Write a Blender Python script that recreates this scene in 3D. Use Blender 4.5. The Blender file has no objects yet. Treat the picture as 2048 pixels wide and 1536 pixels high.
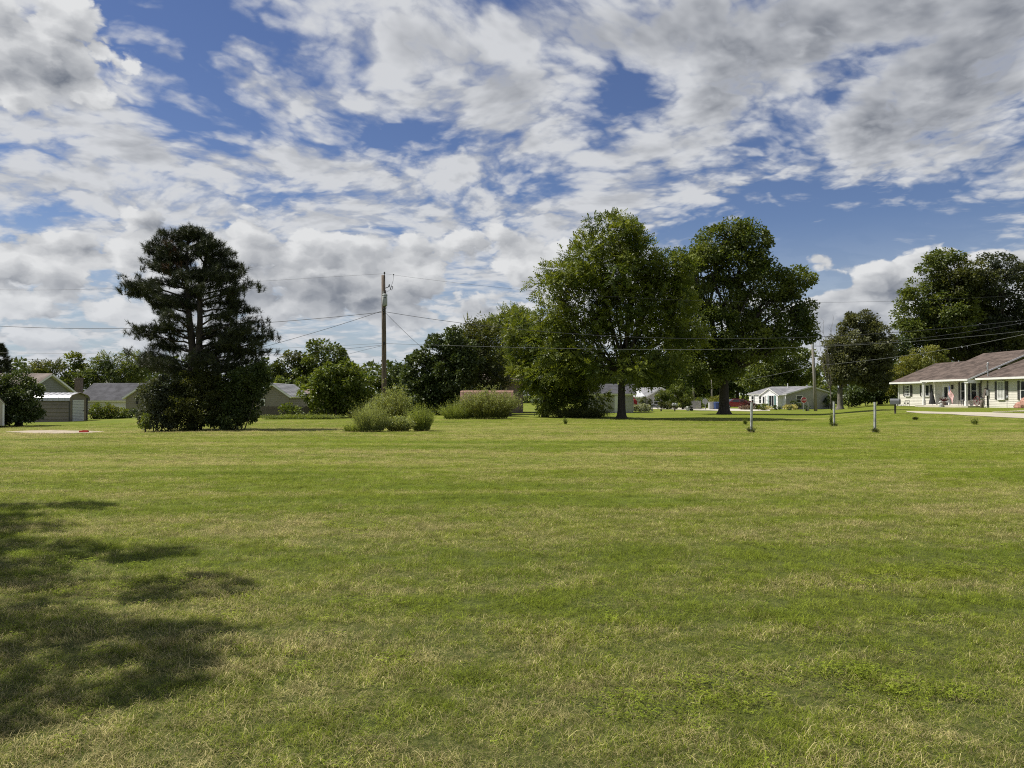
import bpy, math, random
import numpy as np
from mathutils import Vector, Matrix

# ------------------------------------------------------------------ camera
SC = bpy.context.scene
COL = SC.collection
RND = random.Random(11)
RNG = np.random.default_rng(11)
F = 1480.0                      # focal length in photo pixels (photo is 2048 wide)
EYE = 1.65
HOR = 790.0                     # photo row of the horizon
PITCH = math.atan((HOR - 768.0) / F)
cam_d = bpy.data.cameras.new('camera')
cam_d.sensor_width = 36.0
cam_d.lens = 36.0 * F / 2048.0
cam_d.clip_start = 0.1
cam_d.clip_end = 5000.0
cam = bpy.data.objects.new('camera', cam_d)
COL.objects.link(cam)
cam.location = (0, 0, EYE)
cam.rotation_euler = (math.pi / 2 + PITCH, 0, 0)
SC.camera = cam

# ------------------------------------------------------------------ sun and exposure
SUN_EL = math.radians(57)
SUN_DIR = Vector((-0.966 * math.cos(SUN_EL), 0.26 * math.cos(SUN_EL), math.sin(SUN_EL)))
sun_d = bpy.data.lights.new('sun', 'SUN')
sun_d.energy = 5.0
sun_d.angle = math.radians(0.53)
sun_d.color = (1.0, 0.95, 0.86)
sun = bpy.data.objects.new('sun', sun_d)
COL.objects.link(sun)
sun.location = (-30, 10, 60)
sun.rotation_euler = SUN_DIR.to_track_quat('Z', 'Y').to_euler()
SC.view_settings.view_transform = 'Standard'
SC.view_settings.look = 'None'
SC.view_settings.exposure = 0.35
SC.view_settings.gamma = 1.0
SC.view_settings.use_curve_mapping = False
SC.cycles.filter_width = 1.1
SC.cycles.use_denoising = False


# ------------------------------------------------------------------ node helper
class S:
    """A node socket (or number) with arithmetic that adds Math nodes."""
    def __init__(s, nt, o): s.nt, s.o = nt, o
    def _m(s, op, *a, clamp=False):
        n = s.nt.nodes.new('ShaderNodeMath'); n.operation = op; n.use_clamp = clamp
        for i, v in enumerate(a):
            if isinstance(v, S): s.nt.links.new(v.o, n.inputs[i])
            else: n.inputs[i].default_value = v
        return S(s.nt, n.outputs[0])
    def __add__(s, b): return s._m('ADD', s, b)
    __radd__ = __add__
    def __sub__(s, b): return s._m('SUBTRACT', s, b)
    def __rsub__(s, b): return s._m('SUBTRACT', b, s)
    def __mul__(s, b): return s._m('MULTIPLY', s, b)
    __rmul__ = __mul__
    def __truediv__(s, b): return s._m('DIVIDE', s, b)
    def mad(s, a, b): return s._m('MULTIPLY_ADD', s, a, b)
    def max(s, b): return s._m('MAXIMUM', s, b)
    def min(s, b): return s._m('MINIMUM', s, b)
    def clamp(s): return s._m('ADD', s, 0.0, clamp=True)
    def step(s, a, b, smooth=True, lo=0.0, hi=1.0):
        n = s.nt.nodes.new('ShaderNodeMapRange')
        n.interpolation_type = 'SMOOTHSTEP' if smooth else 'LINEAR'
        s.nt.links.new(s.o, n.inputs['Value'])
        for k, v in (('From Min', a), ('From Max', b), ('To Min', lo), ('To Max', hi)):
            if isinstance(v, S): s.nt.links.new(v.o, n.inputs[k])
            else: n.inputs[k].default_value = v
        return S(s.nt, n.outputs[0])


def vec(nt, x, y, z=0.0):
    n = nt.nodes.new('ShaderNodeCombineXYZ')
    for i, v in enumerate((x, y, z)):
        if isinstance(v, S): nt.links.new(v.o, n.inputs[i])
        else: n.inputs[i].default_value = v
    return n.outputs[0]


def noise(nt, v, scale, detail=4, rough=0.5, lac=2.0, dist=0.0, color=False):
    n = nt.nodes.new('ShaderNodeTexNoise')
    n.inputs['Scale'].default_value = scale; n.inputs['Detail'].default_value = detail
    n.inputs['Roughness'].default_value = rough; n.inputs['Lacunarity'].default_value = lac
    n.inputs['Distortion'].default_value = dist
    if v is not None: nt.links.new(v, n.inputs['Vector'])
    return n.outputs['Color'] if color else S(nt, n.outputs[0])


def mixc(nt, f, a, b):
    n = nt.nodes.new('ShaderNodeMix'); n.data_type = 'RGBA'
    ins = [i for i in n.inputs if i.enabled]
    for s_, v in zip(ins, (f, a, b)):
        if isinstance(v, S): nt.links.new(v.o, s_)
        elif hasattr(v, 'is_output'): nt.links.new(v, s_)
        elif isinstance(v, (tuple, list)): s_.default_value = (*v, 1.0) if len(v) == 3 else v
        else: s_.default_value = v
    return [o for o in n.outputs if o.enabled][0]


def mapping(nt, v, loc, rot, scale, kind='TEXTURE'):
    n = nt.nodes.new('ShaderNodeMapping'); n.vector_type = kind
    nt.links.new(v, n.inputs['Vector'])
    n.inputs['Location'].default_value = loc
    n.inputs['Rotation'].default_value = rot
    n.inputs['Scale'].default_value = scale
    return n.outputs[0]


def pix_dir(px, py):
    u = (px - 1024.0) / F; v = (768.0 - py) / F
    return Vector((u, math.cos(PITCH) - v * math.sin(PITCH), math.sin(PITCH) + v * math.cos(PITCH)))


def azel(px, py):
    d = pix_dir(px, py).normalized()
    return math.atan2(d.x, d.y), math.asin(d.z)

# ------------------------------------------------------------------ sky: Nishita air with layered clouds
def build_world():
    w = bpy.data.worlds.new('World'); SC.world = w; w.use_nodes = True
    nt = w.node_tree; nt.nodes.clear()
    out = nt.nodes.new('ShaderNodeOutputWorld')
    sky = nt.nodes.new('ShaderNodeTexSky'); sky.sky_type = 'NISHITA'; sky.sun_disc = False
    sky.sun_elevation = SUN_EL
    sky.sun_rotation = math.atan2(SUN_DIR.x, SUN_DIR.y)
    sky.altitude = 200; sky.air_density = 1.0; sky.dust_density = 0.0; sky.ozone_density = 2.2
    bg_sky = nt.nodes.new('ShaderNodeBackground'); bg_sky.inputs['Strength'].default_value = 0.063
    hs = nt.nodes.new('ShaderNodeHueSaturation'); hs.inputs['Saturation'].default_value = 1.10; hs.inputs['Hue'].default_value = 0.515
    nt.links.new(sky.outputs[0], hs.inputs['Color'])
    nt.links.new(hs.outputs[0], bg_sky.inputs['Color'])
    tc = nt.nodes.new('ShaderNodeTexCoord')
    sp = nt.nodes.new('ShaderNodeSeparateXYZ'); nt.links.new(tc.outputs['Generated'], sp.inputs[0])
    x, y, z = (S(nt, o) for o in sp.outputs)
    az = x._m('ARCTAN2', x, y)
    el = z._m('ARCSINE', z)
    TILT = math.radians(26)
    ct, st_ = math.cos(TILT), math.sin(TILT)
    frames = {0: vec(nt, az, el), 1: vec(nt, az * ct + el * st_, el * ct - az * st_), -1: vec(nt, az * ct - el * st_, el * ct + az * st_)}

    cov0 = az

    def blobs(lst, start=0.0, gain=1.25, neg=1.0):
        """Sum of soft patches (photo px, py, half width, half height, tilt degrees, amount)."""
        acc = None
        for (px, py, rx, ry, th, amt) in lst:
            a, e = azel(px, py)
            k = 1.0 / F
            q = 0 if abs(th) < 11 else (1 if th > 0 else -1)
            c, sn = math.cos(q * TILT), math.sin(q * TILT)
            ar, er = a * c + e * sn, e * c - a * sn
            m = nt.nodes.new('ShaderNodeVectorMath'); m.operation = 'MULTIPLY_ADD'
            nt.links.new(frames[q], m.inputs[0])
            m.inputs[1].default_value = (1 / (rx * k), 1 / (ry * k), 0)
            m.inputs[2].default_value = (-ar / (rx * k), -er / (ry * k), 0)
            g = nt.nodes.new('ShaderNodeVectorMath'); g.operation = 'DOT_PRODUCT'
            nt.links.new(m.outputs[0], g.inputs[0]); nt.links.new(m.outputs[0], g.inputs[1])
            s = cov0._m('POWER', 0.40, S(nt, g.outputs['Value']))
            acc = s.mad(amt * gain * (neg if amt < 0 else 1.0), start if acc is None else acc)
        return acc

    # where the high broken layer is thick (+) and where blue shows (-)
    cov = blobs([
        (300, 70, 120, 130, -35, -1.5), (400, 205, 110, 80, 30, -1.0), (400, 30, 60, 70, 0, -0.9),
        (500, 235, 110, 28, -12, -0.9), (700, 262, 150, 26, -5, -0.9), (900, 285, 130, 28, -8, -1.0), (1030, 330, 80, 28, -10, -0.9),
        (50, 412, 80, 34, 0, -1.0), (130, 232, 70, 18, 0, -0.4), (60, 300, 70, 22, 10, -0.5), (400, 330, 90, 18, -25, -0.5),
        (1185, 180, 70, 80, 0, -1.1), (1260, 120, 40, 50, 30, -0.7), (1090, 95, 40, 22, -20, -0.6),
        (1240, 365, 190, 26, -4, -0.5), (1060, 372, 80, 26, 0, -0.6),
        (1620, 225, 110, 34, 28, -1.2), (1520, 205, 60, 20, 20, -0.5), (1600, 400, 230, 60, 0, -1.1),
        (1800, 470, 260, 60, -8, -1.3), (1580, 520, 140, 90, 0, -1.3), (1900, 430, 110, 30, 0, -0.7), (2040, 255, 40, 26, 0, -0.6),
        (1470, 310, 60, 30, 0, -0.4), (960, 470, 60, 16, 0, -0.4), (1700, 540, 200, 60, 0, -1.0),
        (90, 100, 150, 135, 0, 1.5), (260, 275, 200, 38, -14, 0.7), (520, 300, 190, 30, -10, 0.7), (800, 355, 240, 40, -8, 0.8),
        (170, 320, 150, 30, 20, 0.35), (560, 110, 110, 30, -10, 0.30), (640, 190, 190, 34, -6, 0.45), (1000, 180, 120, 95, -25, 1.0),
        (760, 60, 240, 45, 0, 0.5), (1060, 240, 70, 60, -35, 0.8), (1380, 60, 420, 90, 0, 0.9), (1850, 70, 300, 110, 0, 0.85),
        (1900, 230, 170, 120, 20, 0.8), (1420, 235, 190, 70, 20, 0.9), (1745, 320, 90, 70, 30, 1.0), (1560, 275, 60, 40, 30, 0.7),
        (1350, 345, 150, 34, 0, 0.6), (1250, 420, 190, 40, 0, 0.9), (2000, 415, 110, 40, 10, 0.7), (1600, 345, 60, 26, 25, 0.4),
        (350, 105, 36, 24, 0, 0.9), (340, 165, 40, 30, 20, 0.7), (250, 80, 50, 20, 0, 0.6), (80, 360, 110, 40, 0, 0.9),
        (420, 470, 460, 90, 0, 0.45), (950, 430, 240, 60, 0, 0.35)], 0.74, 1.05, 1.0)
    zz = z.max(0.0) + 0.20
    pl = vec(nt, x / zz, y / zz, 3.7)
    nz = noise(nt, pl, 1.4, 1, 0.5, color=True)
    wn = nt.nodes.new('ShaderNodeVectorMath'); wn.operation = 'MULTIPLY_ADD'
    nt.links.new(nz, wn.inputs[0])
    wn.inputs[1].default_value = (0.30, 0.30, 0.0); nt.links.new(pl, wn.inputs[2])
    pst = mapping(nt, wn.outputs[0], (0, 0, 0), (0, 0, math.radians(35)), (1.0, 1.06, 1), 'POINT')
    vc = nt.nodes.new('ShaderNodeTexVoronoi'); vc.feature = 'F1'; vc.voronoi_dimensions = '2D'
    vc.inputs['Scale'].default_value = 7.5; vc.inputs['Detail'].default_value = 2.0; vc.inputs['Roughness'].default_value = 0.55
    nz2 = noise(nt, pst, 9.0, 3, 0.6, color=True)
    wv2 = nt.nodes.new('ShaderNodeVectorMath'); wv2.operation = 'MULTIPLY_ADD'
    nt.links.new(nz2, wv2.inputs[0]); wv2.inputs[1].default_value = (0.16, 0.16, 0.0); nt.links.new(pst, wv2.inputs[2])
    nt.links.new(wv2.outputs[0], vc.inputs['Vector'])
    puff = (0.45 - S(nt, vc.outputs['Distance'])) * 1.9                     # altocumulus cells
    n1 = (noise(nt, pst, 4.6, 8, 0.58) - 0.5) * 6.4 + puff
    off = nt.nodes.new('ShaderNodeVectorMath'); off.operation = 'ADD'; off.inputs[1].default_value = (-0.055, 0.012, 0.0)
    nt.links.new(pst, off.inputs[0])
    n1b = (noise(nt, off.outputs[0], 4.6, 4, 0.58) - 0.5) * 6.4 + puff * 0.3
    d1 = n1 + cov
    a1 = d1.step(-0.95, 1.25)
    relief = ((n1 - n1b) * 0.30).max(-0.28).min(0.28)
    grey = blobs([(100, 130, 110, 60, 0, 0.42), (1400, 40, 420, 90, 0, 0.20), (1850, 90, 420, 150, 0, 0.34), (1950, 280, 170, 140, 0, 0.24),
                  (1650, 120, 300, 120, 0, 0.14), (1010, 150, 90, 40, 0, 0.25), (1250, 60, 100, 60, 0, 0.2)], 0.0)
    thick = (d1.step(0.8, 2.6) * 0.42 + grey * d1.step(0.0, 1.3) * 0.72).clamp()
    lum1 = 0.84 - thick * 0.50 + relief * 0.80
    c1 = mixc(nt, lum1.step(0.20, 0.78, False), (0.185, 0.205, 0.245), (0.735, 0.75, 0.775))

    # low cumulus banked up over the horizon
    cov2 = blobs([
        (330, 440, 110, 60, 0, 0.5), (540, 425, 130, 50, 0, 0.5), (150, 500, 180, 60, 0, 0.4), (760, 560, 190, 70, 0, 0.6), (620, 500, 200, 60, 0, 0.4),
        (1010, 470, 60, 44, -20, 0.7), (1080, 480, 50, 40, 0, 0.5), (1130, 560, 160, 60, 0, 0.3), (1290, 440, 60, 30, 0, 0.3), (1765, 432, 50, 36, 0, -1.0), (2004, 456, 50, 36, 0, -1.0),
        (1800, 580, 110, 62, 22, 1.2), (1690, 615, 140, 52, 0, 1.1), (1900, 600, 120, 70, 20, 1.0), (2040, 540, 40, 30, 0, 0.9),
        (1648, 518, 60, 24, 0, 1.12), (1632, 502, 28, 22, 0, 0.45), (930, 645, 100, 26, 0, 0.6), (80, 90, 135, 120, 0, 1.9),
        (960, 570, 66, 34, 0, -0.9), (60, 420, 90, 36, 0, -1.2), (1580, 560, 70, 60, 0, -1.0), (1800, 490, 230, 40, 10, -1.2), (1660, 570, 70, 22, 0, -1.0),
        (1530, 440, 130, 60, 0, -0.8), (560, 690, 120, 12, 0, -0.5), (650, 660, 140, 16, 0, -0.45), (730, 700, 120, 14, 0, -0.5), (150, 655, 220, 10, 0, -0.4)], 0.0)
    bank = el.step(math.radians(14.0), math.radians(9.5)) * 1.45 - 0.92
    sc = vec(nt, az * 5.5, el * 8.5, 1.3)

    nz = noise(nt, sc, 5.0, 4, 0.62, color=True)
    wv = nt.nodes.new('ShaderNodeVectorMath'); wv.operation = 'MULTIPLY_ADD'
    nt.links.new(nz, wv.inputs[0])
    wv.inputs[1].default_value = (0.2, 0.2, 0.0); nt.links.new(sc, wv.inputs[2])

    def low(shift, det):
        ad = nt.nodes.new('ShaderNodeVectorMath'); ad.operation = 'ADD'; ad.inputs[1].default_value = shift
        nt.links.new(wv.outputs[0], ad.inputs[0])
        v = nt.nodes.new('ShaderNodeTexVoronoi'); v.feature = 'F1'; v.voronoi_dimensions = '2D'
        v.inputs['Scale'].default_value = 2.6; v.inputs['Detail'].default_value = det; v.inputs['Roughness'].default_value = 0.5
        nt.links.new(ad.outputs[0], v.inputs['Vector'])
        big = noise(nt, ad.outputs[0], 0.9, 1, 0.5)
        return 0.95 - S(nt, v.outputs['Distance']) * 1.6 + (big - 0.5) * 2.0
    b0 = low((0, 0, 0), 3.0); b1 = low((-0.075, 0.12, 0), 2.0)
    base2 = cov2 + bank
    d2 = b0 + base2
    a2 = d2.step(-0.04, 0.38)
    lit = (b0 - b1) * 0.8
    deep = d2.step(0.3, 1.7)
    darkb = blobs([(740, 606, 200, 30, 0, 0.38), (560, 555, 110, 34, 0, 0.35), (330, 600, 200, 30, 0, 0.2), (1000, 590, 90, 14, 0, 0.25), (90, 125, 100, 55, 0, 0.32),
                   (1645, 532, 60, 8, 0, 0.15), (330, 448, 36, 24, 0, 0.5), (1240, 500, 120, 40, 0, 0.25), (1700, 640, 160, 30, 0, 0.25)], 0.0)
    lum2 = 0.76 + lit * 0.42 - deep * 0.19 - darkb * 0.55
    c2 = mixc(nt, lum2.step(0.14, 0.86, False), (0.20, 0.225, 0.275), (0.84, 0.85, 0.86))
    air = el.step(math.radians(0.5), math.radians(9.0), lo=0.30, hi=0.0)
    c2 = mixc(nt, air, c2, (0.42, 0.50, 0.62))
    cc = mixc(nt, a2, c1, c2)
    alpha = 1.0 - (1.0 - a1 * 0.96) * (1.0 - a2)
    below = z.step(-0.02, 0.01)
    veil = el.step(math.radians(0.0), math.radians(13.0), lo=0.80, hi=0.0)
    cc = mixc(nt, (1.0 - alpha) * veil, cc, (0.40, 0.50, 0.64))
    alpha = 1.0 - (1.0 - alpha) * (1.0 - veil)
    bg_c = nt.nodes.new('ShaderNodeBackground'); nt.links.new(cc, bg_c.inputs['Color'])
    bg_c.inputs['Strength'].default_value = 0.70
    mx = nt.nodes.new('ShaderNodeMixShader')
    nt.links.new((alpha * below).o, mx.inputs[0])
    nt.links.new(bg_sky.outputs[0], mx.inputs[1]); nt.links.new(bg_c.outputs[0], mx.inputs[2])
    nt.links.new(mx.outputs[0], out.inputs['Surface'])
    w.cycles.sampling_method = 'MANUAL'; w.cycles.sample_map_resolution = 512


build_world()

SC.cycles.max_bounces = 5
SC.cycles.diffuse_bounces = 2
SC.cycles.glossy_bounces = 2
SC.cycles.transmission_bounces = 3
SC.cycles.transparent_max_bounces = 4


# ------------------------------------------------------------------ terrain
def sstep(a, b, x):
    t = np.clip((np.asarray(x, float) - a) / (b - a), 0, 1)
    return t * t * (3 - 2 * t)


def terrain(x, y):
    x = np.asarray(x, float); y = np.asarray(y, float)
    u = x / np.maximum(y, 6.0)
    a = np.interp(u, [-0.8, -0.6, -0.4, -0.1, 0.42, 0.5, 0.7, 0.9], [-0.38, -0.34, -0.12, 0.0, 0.0, 0.42, 0.60, 0.62])
    z = a * sstep(29, 46, y)
    w = 1 - sstep(0.42, 0.5, u)
    z = z - 0.42 * sstep(60, 115, y) * w
    z = z + 0.03 * np.sin(x * 0.21 + 0.7) * np.sin(y * 0.17 + x * 0.05) + 0.012 * np.sin(x * 0.9) * np.sin(y * 0.8 + 1.0)
    return z


def tz(x, y): return float(terrain(x, y))


def at(px, d):
    """World x, y, z(ground) in the direction of photo column px, at d metres ahead."""
    x = (px - 1024.0) / F * d / math.cos(PITCH)
    return x, d, tz(x, d)


def pz(py, d):
    """Height at distance d that shows on photo row py."""
    v = (768.0 - py) / F
    return EYE + d * (math.sin(PITCH) + v * math.cos(PITCH)) / (math.cos(PITCH) - v * math.sin(PITCH))


def onground(px, py):
    dv = pix_dir(px, py)
    t, s = 2.0, 0.5
    while t < 400:
        p = Vector((0, 0, EYE)) + dv * t
        if p.z < tz(p.x, p.y):
            break
        t += s
    lo, hi = t - s, t
    for _ in range(24):
        m = (lo + hi) / 2; p = Vector((0, 0, EYE)) + dv * m
        if p.z < tz(p.x, p.y): hi = m
        else: lo = m
    p = Vector((0, 0, EYE)) + dv * hi
    return p.x, p.y


# ------------------------------------------------------------------ materials
def new_mat(name):
    m = bpy.data.materials.new(name); m.use_nodes = True
    nt = m.node_tree
    return m, nt, nt.nodes['Principled BSDF']


def mat(name, c, rough=0.7, var=0.12, scale=3.0, c2=None, metal=0.0, spec=0.3, bump=0.0, stretch=(1, 1, 1), bscale=None):
    m, nt, b = new_mat(name)
    tc = nt.nodes.new('ShaderNodeTexCoord')
    v = mapping(nt, tc.outputs['Object'], (0, 0, 0), (0, 0, 0), stretch, 'POINT')
    f = noise(nt, v, scale, 6, 0.62)
    lo = tuple(max(0, k * (1 - var)) for k in c); hi = tuple(min(1, k * (1 + var)) for k in (c2 or c))
    nt.links.new(mixc(nt, f.step(0.32, 0.68), lo, hi), b.inputs['Base Color'])
    b.inputs['Roughness'].default_value = rough; b.inputs['Metallic'].default_value = metal
    b.inputs['Specular IOR Level'].default_value = spec
    if bump:
        bn = nt.nodes.new('ShaderNodeBump'); bn.inputs['Strength'].default_value = bump; bn.inputs['Distance'].default_value = 0.02
        nt.links.new(noise(nt, v, bscale or scale * 4, 5, 0.6).o, bn.inputs['Height'])
        nt.links.new(bn.outputs[0], b.inputs['Normal'])
    return m


def leaf_mat(name, dark, light, trans=0.38, gloss=0.10, tint=(1.25, 1.2, 0.55)):
    """Leaves: colour picked per leaf by the face attribute rnd, light passing through the blade."""
    m, nt, b = new_mat(name)
    at_ = nt.nodes.new('ShaderNodeAttribute'); at_.attribute_name = 'rnd'
    f = S(nt, at_.outputs['Fac'])
    col = mixc(nt, f, dark, light)
    nt.links.new(col, b.inputs['Base Color'])
    b.inputs['Roughness'].default_value = 0.48
    b.inputs['Specular IOR Level'].default_value = gloss * 3
    tr = nt.nodes.new('ShaderNodeBsdfTranslucent')
    mul = nt.nodes.new('ShaderNodeMix'); mul.data_type = 'RGBA'; mul.blend_type = 'MULTIPLY'
    ins = [i for i in mul.inputs if i.enabled]
    ins[0].default_value = 1.0; nt.links.new(col, ins[1]); ins[2].default_value = (*tint, 1)
    nt.links.new([o for o in mul.outputs if o.enabled][0], tr.inputs['Color'])
    mx = nt.nodes.new('ShaderNodeMixShader'); mx.inputs[0].default_value = trans
    nt.links.new(b.outputs[0], mx.inputs[1]); nt.links.new(tr.outputs[0], mx.inputs[2])
    nt.links.new(mx.outputs[0], nt.nodes['Material Output'].inputs['Surface'])
    return m


# ------------------------------------------------------------------ mesh helpers
class MB:
    def __init__(s): s.v, s.f = [], []

    def add(s, vs, fs):
        n = len(s.v); s.v += [tuple(p) for p in vs]; s.f += [tuple(i + n for i in f) for f in fs]
        return s

    def box(s, c, d, rz=0.0, M=None):
        hx, hy, hz = d[0] / 2, d[1] / 2, d[2] / 2
        vs = [Vector((a, b, e)) for e in (-hz, hz) for a, b in ((-hx, -hy), (hx, -hy), (hx, hy), (-hx, hy))]
        if rz: vs = [Matrix.Rotation(rz, 3, 'Z') @ p for p in vs]
        if M is not None: vs = [M @ p for p in vs]
        vs = [p + Vector(c) for p in vs]
        return s.add(vs, [(3, 2, 1, 0), (4, 5, 6, 7), (0, 1, 5, 4), (1, 2, 6, 5), (2, 3, 7, 6), (3, 0, 4, 7)])

    def quad(s, *p): return s.add(p, [tuple(range(len(p)))])

    def slab(s, pts, t):
        """A flat polygon given thickness t against its normal."""
        pts = [Vector(p) for p in pts]
        n = (pts[1] - pts[0]).cross(pts[2] - pts[0]).normalized() * t
        k = len(pts)
        lo = [p - n for p in pts]
        fs = [tuple(range(k)), tuple(reversed(range(k, 2 * k)))] + [(i, i + k, (i + 1) % k + k, (i + 1) % k) for i in range(k)]
        return s.add(pts + lo, fs)

    def laps(s, a, b, c, d, n, t):
        """Courses (siding boards, shingles) over the patch a-b (bottom) to d-c (top), each lapping the one below by t."""
        a, b, c, d = map(Vector, (a, b, c, d))
        nr = (b - a).cross(d - a)
        if nr.length < 1e-9: nr = (b - a).cross(c - a)
        nr = nr.normalized()
        for i in range(n):
            f0, f1 = i / n, (i + 1) / n
            l0, r0 = a.lerp(d, f0), b.lerp(c, f0)
            l1, r1 = a.lerp(d, f1), b.lerp(c, f1)
            s.add([l0 + nr * t, r0 + nr * t, r1, l1, l0, r0], [(0, 1, 2, 3), (4, 5, 1, 0)])
        return s

    def tube(s, pts, rad, n=6, cap=True):
        pts = [Vector(p) for p in pts]
        if not hasattr(rad, '__len__'): rad = [rad] * len(pts)
        base = len(s.v)
        for i, p in enumerate(pts):
            t = (pts[min(i + 1, len(pts) - 1)] - pts[max(i - 1, 0)])
            t = t.normalized() if t.length > 1e-9 else Vector((0, 0, 1))
            ref = Vector((1, 0, 0)) if abs(t.x) < 0.8 else Vector((0, 1, 0))
            u = t.cross(ref).normalized(); w = t.cross(u)
            for k in range(n):
                a = 2 * math.pi * k / n
                s.v.append(tuple(p + (u * math.cos(a) + w * math.sin(a)) * rad[i]))
        for i in range(len(pts) - 1):
            for k in range(n):
                q = (k + 1) % n
                s.f.append((base + i * n + k, base + (i + 1) * n + k, base + (i + 1) * n + q, base + i * n + q))
        if cap:
            s.f.append(tuple(base + k for k in range(n)))
            e = base + (len(pts) - 1) * n
            s.f.append(tuple(e + k for k in reversed(range(n))))
        return s

    def lathe(s, prof, n=12, c=(0, 0, 0)):
        base = len(s.v)
        for r, z in prof:
            for k in range(n):
                a = 2 * math.pi * k / n
                s.v.append((c[0] + r * math.cos(a), c[1] + r * math.sin(a), c[2] + z))
        for i in range(len(prof) - 1):
            for k in range(n):
                q = (k + 1) % n
                s.f.append((base + i * n + k, base + i * n + q, base + (i + 1) * n + q, base + (i + 1) * n + k))
        s.f.append(tuple(base + k for k in reversed(range(n))))
        e = base + (len(prof) - 1) * n
        s.f.append(tuple(e + k for k in range(n)))
        return s

    def ball(s, c, r, n=8, m=5):
        c = Vector(c); rr = r if hasattr(r, '__len__') else (r, r, r)
        base = len(s.v)
        for i in range(m + 1):
            th = math.pi * (i + 0.02) / (m + 0.04)
            for k in range(n):
                a = 2 * math.pi * k / n
                s.v.append((c.x + rr[0] * math.sin(th) * math.cos(a), c.y + rr[1] * math.sin(th) * math.sin(a), c.z + rr[2] * math.cos(th)))
        for i in range(m):
            for k in range(n):
                q = (k + 1) % n
                s.f.append((base + i * n + k, base + (i + 1) * n + k, base + (i + 1) * n + q, base + i * n + q))
        return s

    def mesh(s, name, m, smooth=False):
        me = bpy.data.meshes.new(name); me.from_pydata(s.v, [], s.f)
        if m is not None: me.materials.append(m)
        if smooth: me.polygons.foreach_set('use_smooth', [True] * len(me.polygons))
        me.update()
        return me

    def build(s, name, m, parent=None, smooth=False):
        return link(name, s.mesh(name, m, smooth), parent)


def link(name, me, parent=None, loc=None):
    o = bpy.data.objects.new(name, me); COL.objects.link(o)
    if parent is not None: o.parent = parent
    if loc is not None: o.location = loc
    return o


def tag(o, label=None, cat=None, group=None, kind=None):
    for k, v in (('label', label), ('category', cat), ('group', group), ('kind', kind)):
        if v: o[k] = v
    return o


def thing(name, loc, label, cat, group=None, rz=0.0):
    o = link(name, None, None, loc); o.rotation_euler = (0, 0, rz)
    return tag(o, label, cat, group)


def copy_tree(o, parent=None):
    c = o.copy(); COL.objects.link(c); c.parent = parent
    for ch in list(o.children):
        copy_tree(ch, c)
    return c


def np_mesh(name, V, Q, m, rnd=None, smooth=False):
    """A mesh straight from arrays: V (n,3), Q (m,3 or 4), rnd one value per face."""
    me = bpy.data.meshes.new(name)
    k = Q.shape[1]
    me.vertices.add(len(V)); me.vertices.foreach_set('co', np.ascontiguousarray(V, np.float32).ravel())
    me.loops.add(Q.size); me.loops.foreach_set('vertex_index', np.ascontiguousarray(Q, np.int32).ravel())
    me.polygons.add(len(Q)); me.polygons.foreach_set('loop_start', np.arange(0, Q.size, k, dtype=np.int32))
    if smooth: me.polygons.foreach_set('use_smooth', np.ones(len(Q), bool))
    if rnd is not None:
        a = me.attributes.new('rnd', 'FLOAT', 'FACE'); a.data.foreach_set('value', np.ascontiguousarray(rnd, np.float32))
    me.materials.append(m)
    me.update(calc_edges=True)
    return me

# ------------------------------------------------------------------ lawn sheet
LAWN = dict(green=(0.265, 0.305, 0.032), deep=(0.122, 0.184, 0.021), straw=(0.500, 0.430, 0.160))


def lawn_fields(nt, pos):
    """Patchiness of the lawn in world metres: how dry, how deep green."""
    flat = mapping(nt, pos, (0, 0, 0), (0, 0, 0.03), (0.07, 0.75, 0.0), 'POINT')      # mower passes run across the view
    big = mapping(nt, pos, (5.0, 3.0, 0), (0, 0, 0), (0.11, 0.13, 0.0), 'POINT')
    passes = noise(nt, flat, 1.0, 3, 0.55)
    patch = noise(nt, big, 1.0, 4, 0.6)
    fine = noise(nt, mapping(nt, pos, (0, 0, 0), (0, 0, 0), (1.3, 2.0, 0.0), 'POINT'), 1.0, 5, 0.68)
    sp = nt.nodes.new('ShaderNodeSeparateXYZ'); nt.links.new(pos, sp.inputs[0])
    yy = S(nt, sp.outputs[1]); xx = S(nt, sp.outputs[0])
    worn = yy.step(5.6, 3.2) * 0.30 + yy.step(26.0, 30.0) * yy.step(46.0, 34.0) * 0.20 + (yy.step(9, 16) * xx.step(0.5, 6) * -0.10)
    dry = (passes - 0.5) * 1.7 + (patch - 0.5) * 1.8 + (fine - 0.5) * 2.2 + 0.27 + worn
    deep = (noise(nt, mapping(nt, pos, (9, 1, 0), (0, 0, 0), (0.5, 1.1, 0.0), 'POINT'), 0.8, 4, 0.6) - 0.5) * 1.3 + (0.5 - passes) * 1.4 + 0.42
    return dry, deep


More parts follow.
